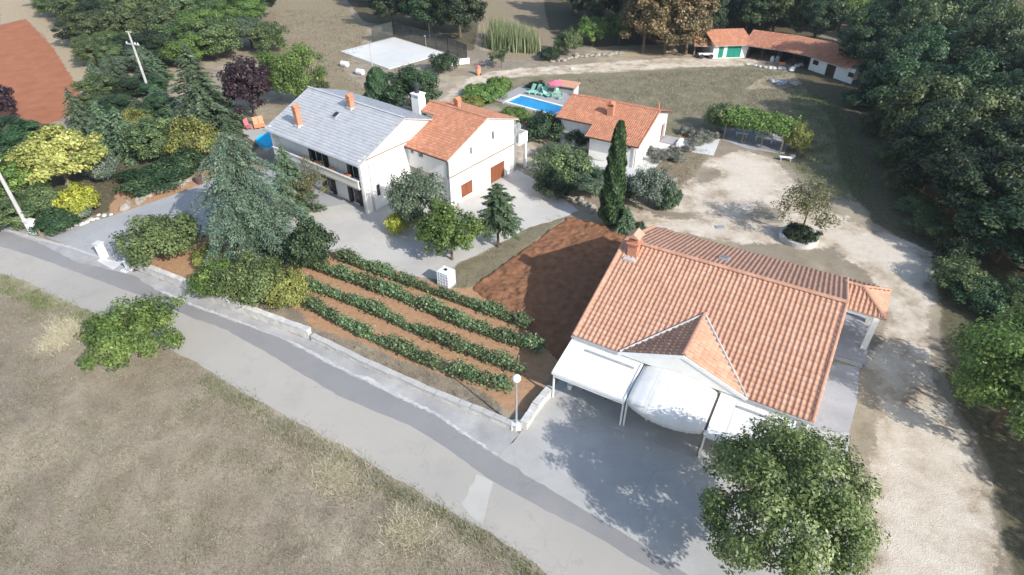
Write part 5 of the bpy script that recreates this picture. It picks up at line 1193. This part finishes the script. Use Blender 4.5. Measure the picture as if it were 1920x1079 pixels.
bush('yg_bush', (395, 495), (395, 462), 60, 'small yellowish bush under the cedar', hk=.9)
bush('lime_bush', (160, 402), (160, 355), 76, 'round lime yellow bush beside the driveway')
bush('sage_bush', (150, 412), (150, 385), 45, 'pale blue juniper in front of the lime yellow bush')
bush('green_bush', (110, 432), (110, 400), 80, 'low dark green bush behind the gate pillar')
bush('green_bush', (290, 348), (290, 312), 130, 'spreading dark green juniper above the boulder border', hk=.8)
bush('sage_bush', (262, 355), (262, 338), 50, 'pale blue creeping juniper above the boulder border', hk=.8)
bush('sage_bush', (200, 340), (200, 285), 60, 'grey green bush between the yellow tree and the dark juniper')
bush('lime_bush', (750, 437), (750, 400), 52, 'yellow green shrub in the raised bed before the white gable', hk=.9)
bush('yg_bush', (775, 425), (775, 385), 46, 'reddish green shrub behind the yellow green bed shrub', hk=.9)
bush('olive_bush', (1055, 350), (1055, 280), 105, 'tall olive shrub between the wing and the guest house')
bush('holm', (1110, 365), (1110, 320), 85, 'grey green bush at the foot of the guest house wall')
bush('green_bush', (1040, 368), (1040, 325), 80, 'dark bush at the edge of the courtyard')
bush('green_bush', (1085, 275), (1078, 238), 55, 'dark bush in the corner of the guest house')
bush('sage_bush', (1040, 300), (1040, 270), 60, 'silver shrub beside the wing balcony')
bush('sage_bush', (995, 262), (995, 238), 50, 'silver grey lavender bank under the wing balcony')
bush('sage_bush', (1215, 385), (1215, 318), 82, 'silver green olive shrub at the corner of the guest house')
bush('green_bush', (1170, 375), (1170, 335), 50, 'green bush behind the cypress')
bush('box_ball', (1255, 394), (1255, 352), 40, 'clipped round green box ball at the edge of the gravel', name='box_ball')
bush('box_ball', (1236, 393), (1236, 378), 22, 'small clipped ball next to the round box ball', name='box_ball')
bush('fir_b', (1172, 436), (1165, 388), 52, 'young conifer at the chimney end of the striped roof', 'conifer', 'young_conifer')
bush('green_bush', (1197, 432), (1197, 418), 24, 'tiny shrub behind the brick chimney')
bush('green_bush', (1497, 452), (1497, 428), 62, 'dense green shrub filling the round planter', hk=1.1)
bush('hedge', (965, 225), (965, 206), 60, 'clipped hedge mound beside the pool near the wing', name='hedge_mound')
bush('green_bush', (1025, 262), (1020, 215), 85, 'dark shrub mass between the pool and the wing')
bush('holm', (1062, 262), (1060, 228), 50, 'dark shrub under the guest house eave beside the pool')
bush('hedge', (905, 184), (905, 163), 80, 'green hedge bank at the start of the pool garden', name='hedge_mound')
bush('yg_bush', (882, 198), (882, 182), 55, 'yellow green hedge end beside the dirt track')
bush('hedge', (936, 172), (936, 148), 48, 'green hedge corner above the pool deck', name='hedge_mound')
bush('green_bush', (1005, 168), (1005, 155), 40, 'low dark hedge behind the green loungers')
bush('olive_bush', (712, 150), (712, 120), 50, 'olive bush in front of the sports court') if 0 else None
bush('green_bush', (835, 135), (835, 100), 55, 'dark bush at the corner of the sports court')
bush('sapling', (940, 128), (940, 90), 45, 'thin sapling beside the dirt track near the reeds', 'tree', 'sapling')
bush('green_fine', (1112, 86), (1112, 32), 62, 'round light green tree beside the rocky bank', 'tree', 'round_tree')
bush('green_fine', (1160, 84), (1160, 25), 40, 'small light green tree next to the brown trees', 'tree', 'small_tree')
bush('olive_bush', (1065, 105), (1065, 55), 50, 'olive green bush at the rocky bank')
bush('green_bush', (1030, 112), (1030, 92), 45, 'dark low bush at the near end of the rocky bank')
bush('bushy_bright', (1040, 108), (1040, 90), 28, 'fresh green bush in the rocky bank')
bush('yg_bush', (1490, 285), (1490, 232), 50, 'yellowing shrub at the end of the vine pergola')
bush('olive_bush', (1345, 245), (1345, 192), 55, 'bushy vine clump at the start of the pergola')
bush('purple', (10, 240), (5, 155), 70, 'dark purple bush at the edge of the red field')

def seeds(poly, n, seed, mind):
    P = gp(poly); xs = [p[0] for p in P]; ys = [p[1] for p in P]; r = random.Random(seed); out = []
    for _ in range(n * 60):
        x, y = r.uniform(min(xs), max(xs)), r.uniform(min(ys), max(ys))
        if inpoly(np.array([x]), np.array([y]), P)[0] and all((x - a) ** 2 + (y - b) ** 2 > mind * mind for a, b in out): out.append((x, y))
        if len(out) >= n: break
    return out
# --- the wood on the right
rr = random.Random(31)
wood = [(*G(*p)[:2], h) for p, h in [((1612, 150), 10), ((1640, 200), 10.5), ((1668, 250), 10.5), ((1700, 305), 11), ((1728, 355), 10), ((1770, 400), 9), ((1815, 440), 8.5), ((1690, 210), 11), ((1740, 270), 11), ((1780, 330), 11), ((1840, 385), 10.5), ((1655, 105), 11), ((1740, 180), 11), ((1800, 230), 12), ((1850, 300), 11.5), ((1890, 450), 9), ((1900, 380), 10.5), ((1865, 490), 6.5), ((1925, 510), 7.5)]]
for q in seeds([(1640, 120), (1700, 30), (1900, 60), (2200, 160), (2400, 380), (2300, 470), (1900, 420), (1800, 350)], 64, 5, 5.2):
    if all((q[0] - a) ** 2 + (q[1] - b) ** 2 > 22 for a, b, _ in wood): wood.append((*q, rr.uniform(9.5, 12.5)))
wood += [(40, 8, 12), (41, 14, 11), (44, 20, 12), (45, 3, 12), (48, 11, 12), (50, 26, 12), (37, 1, 12), (54, 18, 12), (50, 33, 11)]
def clearing(x, y):                                       # a scrubby clearing opens in the wood
    e = G(1880, 120); f = G(1960, 95); return (x - e.x) ** 2 + (y - e.y) ** 2 < 90 or (x - f.x) ** 2 + (y - f.y) ** 2 < 110
for x, y, h in wood:
    if clearing(x, y): continue
    plant(rr.choice(['oak_a', 'oak_b', 'oak_a', 'olive_a', 'oak_b']), Vector((x, y, 0)), h * rr.uniform(.92, 1.05), rr.uniform(7.5, 9.5), 'dark leafy tree in the wood beside the gravel track', 'woodland_tree', 'tree', 'trees of the wood')
for i, (px, py) in enumerate([(1795, 545), (1830, 575), (1880, 600), (1915, 585), (1785, 500), (1750, 445), (1720, 405), (1690, 360), (1660, 310), (1630, 250), (1605, 200)]):
    plant(rr.choice(['green_bush', 'olive_bush', 'green_bush']), G(px, py), rr.uniform(1.6, 3.0), rr.uniform(3.2, 4.8), 'low dark undergrowth bush along the edge of the wood', 'undergrowth', 'shrub', 'undergrowth at the wood edge')
for x, y in seeds([(1335, 72), (1400, 70), (1480, 78), (1560, 88), (1620, 80), (1700, 20), (1900, 20), (1900, -50), (1335, -50)], 60, 6, 5):
    plant(rr.choice(['oak_a', 'oak_b', 'oak_b', 'olive_a', 'bright']), Vector((x, y, 0)), rr.uniform(9, 12.5), rr.uniform(8, 11), 'leafy tree standing behind the row of sheds', 'woodland_tree', 'tree', 'trees behind the sheds')
for i, (px, py, tp, w_, k) in enumerate([(1205, 100, -70, 95, 'brown'), (1245, 102, -70, 100, 'brown'), (1285, 103, -50, 90, 'brown'), (1225, 80, -90, 90, 'brown'), (1318, 88, -30, 60, 'oak_a'), (1275, 70, -90, 90, 'oak_b')]):
    plant_px(k, (px, py), (px, tp), w_, 'tall browning tree in the clump beside the green door shed' if k == 'brown' else 'tall green tree among the browning trees', 'browning_tree' if k == 'brown' else 'tall_tree', 'tree', 'browning clump' if k == 'brown' else 'green trees in the browning clump')
for x, y in seeds([(1060, 40), (1090, 66), (1170, 75), (1330, 60), (1330, -60), (1020, -60), (1030, 0)], 30, 8, 5):
    plant(rr.choice(['oak_a', 'oak_b']), Vector((x, y, 0)), rr.uniform(10, 13), rr.uniform(8, 10.5), 'dark leafy tree in the shade beyond the meadow', 'woodland_tree', 'tree', 'trees beyond the meadow')
for x, y in seeds([(690, 40), (750, 55), (860, 88), (905, 82), (905, 10), (880, -60), (640, -60), (650, 10)], 22, 9, 4.8):
    plant(rr.choice(['oak_a', 'oak_b']), Vector((x, y, 0)), rr.uniform(8.5, 11.5), rr.uniform(8.5, 11), 'dark oak in the row behind the sports court', 'oak_tree', 'tree', 'oaks behind the sports court')
# --- trees at the upper left
for x, y in seeds([(105, 45), (160, 95), (250, 120), (330, 130), (420, 120), (480, 105), (495, 30), (480, -50), (60, -50)], 80, 12, 4.2):
    plant(rr.choice(['olive_a', 'olive_a', 'oak_b', 'holm', 'bright', 'olive_a']), Vector((x, y, 0)), rr.uniform(5.0, 8.0), rr.uniform(6.5, 10), 'hazy green tree in the grove beyond the red field', 'grove_tree', 'tree', 'grove beyond the red field')
for x, y in seeds([(165, 85), (220, 100), (270, 110), (330, 180), (310, 240), (260, 250), (190, 240), (175, 150)], 24, 13, 3):
    plant(rr.choice(['olive_a', 'olive_a', 'oak_b', 'fir_b', 'holm']), Vector((x, y, 0)), rr.uniform(2.6, 4.6), rr.uniform(4, 6), 'low green tree between the red field and the utility pole', 'grove_tree', 'tree', 'trees beside the utility pole')
for i, (px, py, tp, w_, k, lb) in enumerate([
    (215, 290, 190, 85, 'fir_b', 'layered green fir behind the yellow tree'), (165, 262, 165, 70, 'fir_b', 'dark fir at the edge of the red field'), (250, 300, 200, 75, 'fir_b', 'green fir between the yellow tree and the olive shrubs'),
    (310, 300, 222, 100, 'olive_a', 'olive green tree in the middle of the left garden'), (375, 300, 225, 95, 'yg_bush', 'yellowish green tree beside the cedar'), (268, 262, 205, 60, 'yg_bush', 'mustard green shrub under the utility pole'),
    (330, 235, 190, 60, 'fir_b', 'small dark fir in front of the tall fir'), (435, 262, 215, 60, 'fir_b', 'small fir in front of the loungers'), (45, 290, 225, 100, 'oak_b', 'dark green tree below the red field'),
    (25, 380, 295, 110, 'green_fine', 'dark green shrub at the left garden corner'), (30, 425, 375, 95, 'olive_a', 'olive bush behind the utility pole at the road'), (90, 395, 350, 80, 'olive_bush', 'olive shrub under the yellow tree'), (350, 325, 285, 90, 'green_bush', 'dark green shrub above the barrel'),
    (590, 400, 300, 75, 'sparse', 'thin leaved shrub in front of the grey roof house balcony'), (415, 235, 170, 60, 'fir_b', 'slim fir beside the tall fir'), (505, 100, 40, 70, 'olive_a', 'olive tree beside the tan meadow'), (130, 330, 255, 60, 'olive_a', 'small olive tree behind the yellow tree'), (600, 205, 150, 50, 'olive_bush', 'low bush behind the grey roof'), (556, 402, 276, 110, 'fir_b', 'brownish conifer between the cedar and the grey roof house balcony')]):
    plant_px(k, (px, py), (px, tp), w_, lb, 'garden_tree', 'conifer' if 'fir' in k else 'tree')

# --- lavender clumps
lv = [((1222, 290), 'a'), ((1245, 297), 'a'), ((1262, 288), 'a'), ((1290, 284), 'a'), ((1232, 305), 'a'), ((1272, 303), 'a'), ((1281, 252), 'b'), ((1297, 257), 'b'), ((1312, 261), 'b'), ((1325, 268), 'b'), ((1335, 262), 'b'), ((1305, 272), 'b'), ((1345, 257), 'b')]
for (p, k) in lv:
    g = G(*p); plant('lavender', g, rr.uniform(.8, 1.05), rr.uniform(1.5, 2.1), 'grey green lavender clump in the dry bed below the guest house' if k == 'a' else 'grey green lavender clump beside the white path to the pergola', 'lavender', 'shrub', 'lavender below the guest house' if k == 'a' else 'lavender along the path')

# --- vineyard rows
def vine_meshes():
    out = []
    for s in range(4):
        rg = np.random.default_rng(200 + s); n = 700
        P = np.stack([rg.normal(0, .30, n), rg.normal(0, .16, n), np.clip(rg.normal(.92, .25, n), .35, 1.6)], 1); k = rg.integers(0, 9, n); P += rg.normal(0, .14, (9, 3))[k] * np.array([1.4, .8, .8])
        N = unit(P * np.array([.2, 2, .2]) + np.array([0, 0, .5]) + rg.normal(0, .5, (n, 3))); V, Q = leaf_quads(P, N, .085, .85, rg)
        T = np.clip(rg.normal(.42, .14, 9)[k] + rg.normal(0, .14, n), 0, 1)
        out.append((MB().tube([(0, 0, -.05), (.03, .02, .35), (-.02, 0, .75)], [.045, .035, .025], 6).mesh('trunk', 'bark'), npmesh('foliage', V, Q, np.repeat(T, 4), 'leaf_vine')))
    return out
VM = vine_meshes()
rows = [([(638, 477), (732, 511), (813, 540), (892, 568), (976, 599)], 'in the row beside the courtyard'), ([(594, 496), (657, 518), (738, 546), (801, 571), (876, 605), (1001, 646)], 'in the row behind the two middle rows'),
        ([(578, 530), (675, 565), (763, 606), (854, 643), (970, 687)], 'in the row one in from the road wall'), ([(578, 565), (644, 602), (719, 637), (813, 678), (938, 718)], 'in the row nearest the road wall')]
for pts, lb in rows:
    W_ = [G(*p, .8) for p in pts]; L = [0]
    for a, b in zip(W_[:-1], W_[1:]): L.append(L[-1] + (b - a).length)
    n = int(L[-1] / 1.02)
    wr = thing('trellis_wire', 'thin trellis wires ' + lb, 'wire', (W_[0].x, W_[0].y, 0), 0)
    for z in (.7, 1.15): MB().tube([(p.x - W_[0].x + .1, p.y - W_[0].y, z) for p in W_], .008, 5).obj('wire', 'metal_grey', wr)
    for i in range(n + 1):
        s = min(L[-1] * i / n, L[-1] - 1e-3); k = max(j for j in range(len(W_) - 1) if L[j] <= s); q = W_[k].lerp(W_[k + 1], (s - L[k]) / (L[k + 1] - L[k])); d = W_[k + 1] - W_[k]
        tm, fm = rr.choice(VM); sc = rr.uniform(.74, 1.14)
        if rr.random() < .06: sc *= .6
        t = thing('grapevine', 'leafy green grapevine ' + lb, 'vine', (q.x, q.y, 0), math.atan2(d.y, d.x) + (math.pi if rr.random() < .5 else 0), 'vines ' + lb, (sc * 1.05, sc, sc)); link('trunk', tm, None, t); link('foliage', fm, None, t)
        if i % 7 == 0 or i == n:
            st = thing('vine_stake', 'thin pale stake ' + lb, 'stake', (q.x + .1, q.y, 0), 0, 'stakes ' + lb); MB().tube([(0, 0, -.1), (0, 0, 1.75)], .028, 6).obj('pole', 'wood_post', st); MB().lathe([(0, 1.72), (.035, 1.72), (.035, 1.78), (0, 1.79)], 8).obj('cap', 'pole_concrete', st)

# --- pergola covered with vine
def pergola():
    A, B = G(1356, 262), G(1462, 288); d = B - A; L = d.length; t = thing('pergola', 'timber pergola roofed with bright green vine leaves', 'pergola', A, math.atan2(d.y, d.x)); D = 4.2; h = 2.35
    for i in range(4):
        for y in (0, D): MB().box(L * i / 3 - .07, L * i / 3 + .07, y - .07, y + .07, 0, h).obj('post', 'wood_post', t)
    for y in (0, D): MB().box(-.3, L + .3, y - .06, y + .06, h, h + .14).obj('beam', 'wood_post', t)
    for i in range(12): x = -.2 + (L + .4) * i / 11; MB().box(x - .04, x + .04, -.3, D + .3, h + .141, h + .22).obj('rafter', 'wood_post', t)
    rg = np.random.default_rng(5); n = 9000; P = np.stack([rg.uniform(-.6, L + .5, n), rg.uniform(-.6, D + .5, n), h + .2 + np.abs(rg.normal(0, .22, n))], 1)
    P[:, 2] += .22 * np.sin(P[:, 0] * 2.3) * np.cos(P[:, 1] * 1.9); e = P[:, 1] < -.1; P[e, 2] -= rg.random(e.sum()) * .6
    V, Q = leaf_quads(P, unit(np.array([0, 0, 1.]) + rg.normal(0, .5, (n, 3))), .12, .85, rg); T = np.clip(rg.normal(.5, .2, n), 0, 1)
    link('vine_leaves', npmesh('vine_leaves', V, Q, np.repeat(T, 4), 'leaf_bright'), None, t)['kind'] = 'stuff'
pergola()

# --- reeds, grass
def blades(name, label, pos, hmin, hmax, wid, mat, seed, lean=.5, z=0):
    rg = np.random.default_rng(seed); P = np.array(pos); n = len(P); a = rg.uniform(0, 6.28, n); h = rg.uniform(hmin, hmax, n); w_ = wid * rg.uniform(.7, 1.4, n); le = rg.normal(0, lean, (n, 2)) * h[:, None]
    B = np.stack([P[:, 0], P[:, 1], np.full(n, z - .02)], 1); s = np.stack([np.cos(a) * w_, np.sin(a) * w_, np.zeros(n)], 1); T = B + np.stack([le[:, 0], le[:, 1], h], 1)
    me = npmesh(name, np.stack([B - s, B + s, T], 1).reshape(-1, 3), np.arange(3 * n).reshape(-1, 3), np.repeat(np.clip(rg.normal(.5, .22, n), 0, 1), 3), mat)
    return tag(link(name, me, None), label, kind='stuff')
def scatter(poly, n, seed, clump=None, spread=.3, world=None):
    rg = np.random.default_rng(seed); P = np.array(world or gp(poly)); lo_, hi_ = P.min(0), P.max(0); out = []
    k = n if not clump else max(1, n // clump)
    c = rg.uniform(lo_, hi_, (k * 3, 2)); c = c[inpoly(c[:, 0], c[:, 1], P.tolist())][:k]
    if clump: c = np.repeat(c, clump, 0) + rg.normal(0, spread, (len(c) * clump, 2))
    return c
field = [(0, 520), (100, 562), (197, 602), (370, 690), (481, 760), (560, 804), (719, 895), (834, 962), (967, 1040), (1040, 1100), (1100, 1200), (-80, 1200), (-300, 700), (-200, 480)]
blades('dry_grass', 'short dry grass over the field across the road', scatter(field, 170000, 1, 14, .30), .04, .17, .013, 'grass_dry', 1, .6)
blades('dry_grass', 'pale dry grass tufts scattered over the field across the road', scatter(field, 16000, 2, 25, .35), .06, .20, .012, 'grass_straw', 2, .6)
blades('green_grass', 'green weeds scattered over the field across the road', scatter(field, 26000, 3, 80, .42), .04, .18, .016, 'grass_green', 3, .5)
edge = [(370, 690), (481, 760), (560, 804), (719, 895), (834, 962), (967, 1040), (1030, 1095), (1000, 1105), (940, 1050), (800, 970), (690, 905), (540, 825), (460, 775), (360, 705)]
blades('verge_grass', 'rough grass along the lower edge of the road', scatter(edge, 24000, 4, 30, .3), .08, .32, .018, 'grass_green', 4, .5)
edge2 = [(0, 517), (100, 560), (197, 600), (190, 625), (90, 590), (0, 545)]
blades('verge_grass', 'grass along the road edge left of the young tree', scatter(edge2, 7000, 5, 30, .25), .08, .3, .018, 'grass_green', 5, .5)
for i, p in enumerate([[(520, 815), (560, 820), (600, 850), (590, 870), (540, 850)], [(600, 870), (660, 890), (690, 920), (650, 930), (600, 905)], [(740, 975), (790, 985), (790, 1020), (750, 1010)], [(105, 600), (140, 610), (140, 630), (110, 625)], [(90, 640), (120, 635), (110, 655)], [(620, 870), (640, 875), (645, 900), (625, 895)]]):
    blades('straw_clump', 'clump of long bleached grass beside the road', scatter(p, 2200, 40 + i, 22, .55), .12, .4, .013, 'grass_straw', 40 + i, 1.1)['group'] = 'bleached grass clumps'
strip = [(600, 645), (693, 690), (819, 743), (907, 778), (955, 775), (888, 725), (776, 690), (680, 650), (590, 620)]
blades('wall_grass', 'thin dry grass between the vineyard and the road wall', scatter(strip, 9000, 6, 20, .2), .05, .2, .014, 'grass_dry', 6, .5)
lawnp = [(1080, 150), (1250, 135), (1390, 128), (1500, 140), (1490, 230), (1340, 235), (1250, 215), (1100, 180)]
blades('lawn_grass', 'coarse olive grass behind the guest house', scatter(lawnp, 26000, 7, 25, .4), .08, .3, .03, 'grass_dry', 7, .5)
mead = [(500, 20), (640, 20), (690, 70), (640, 140), (720, 180), (600, 170), (520, 110)]
blades('meadow_grass', 'tan meadow grass beside the sports court', scatter(mead, 14000, 8, 25, .5), .1, .35, .035, 'grass_dry', 8, .5)
reed = gp([(915, 80), (930, 70), (1005, 92), (1005, 100), (960, 98), (915, 92)])
blades('reeds', 'tall pale green reeds beside the meadow', scatter(None, 2600, 9, 14, .5, reed), 1.6, 4.6, .08, 'leaf_reed', 9, .09)
shade = [(1480, 150), (1560, 190), (1640, 330), (1600, 385), (1500, 330), (1490, 250)]
blades('shade_grass', 'coarse grass in the shade of the wood', scatter(shade, 16000, 11, 25, .4), .08, .3, .03, 'grass_green', 11, .5)
blades('shade_grass', 'dry grass around the clearing in the wood', scatter([(1830, 90), (1990, 60), (2010, 130), (1850, 170)], 9000, 12, 25, .5), .1, .5, .04, 'grass_straw', 12, .5)
blades('courtyard_grass', 'thin dry grass strip between the courtyard and the dug earth', scatter([(800, 540), (870, 545), (975, 470), (1060, 405), (1040, 405), (985, 434), (900, 480), (860, 496)], 9000, 13, 20, .25), .04, .16, .016, 'grass_dry', 13, .5)
yard = [(1180, 300), (1280, 270), (1330, 285), (1290, 345), (1240, 360), (1200, 340)]
blades('yard_grass', 'dry grass in the bed below the guest house', scatter(yard, 9000, 10, 20, .3), .05, .2, .02, 'grass_dry', 10, .5)
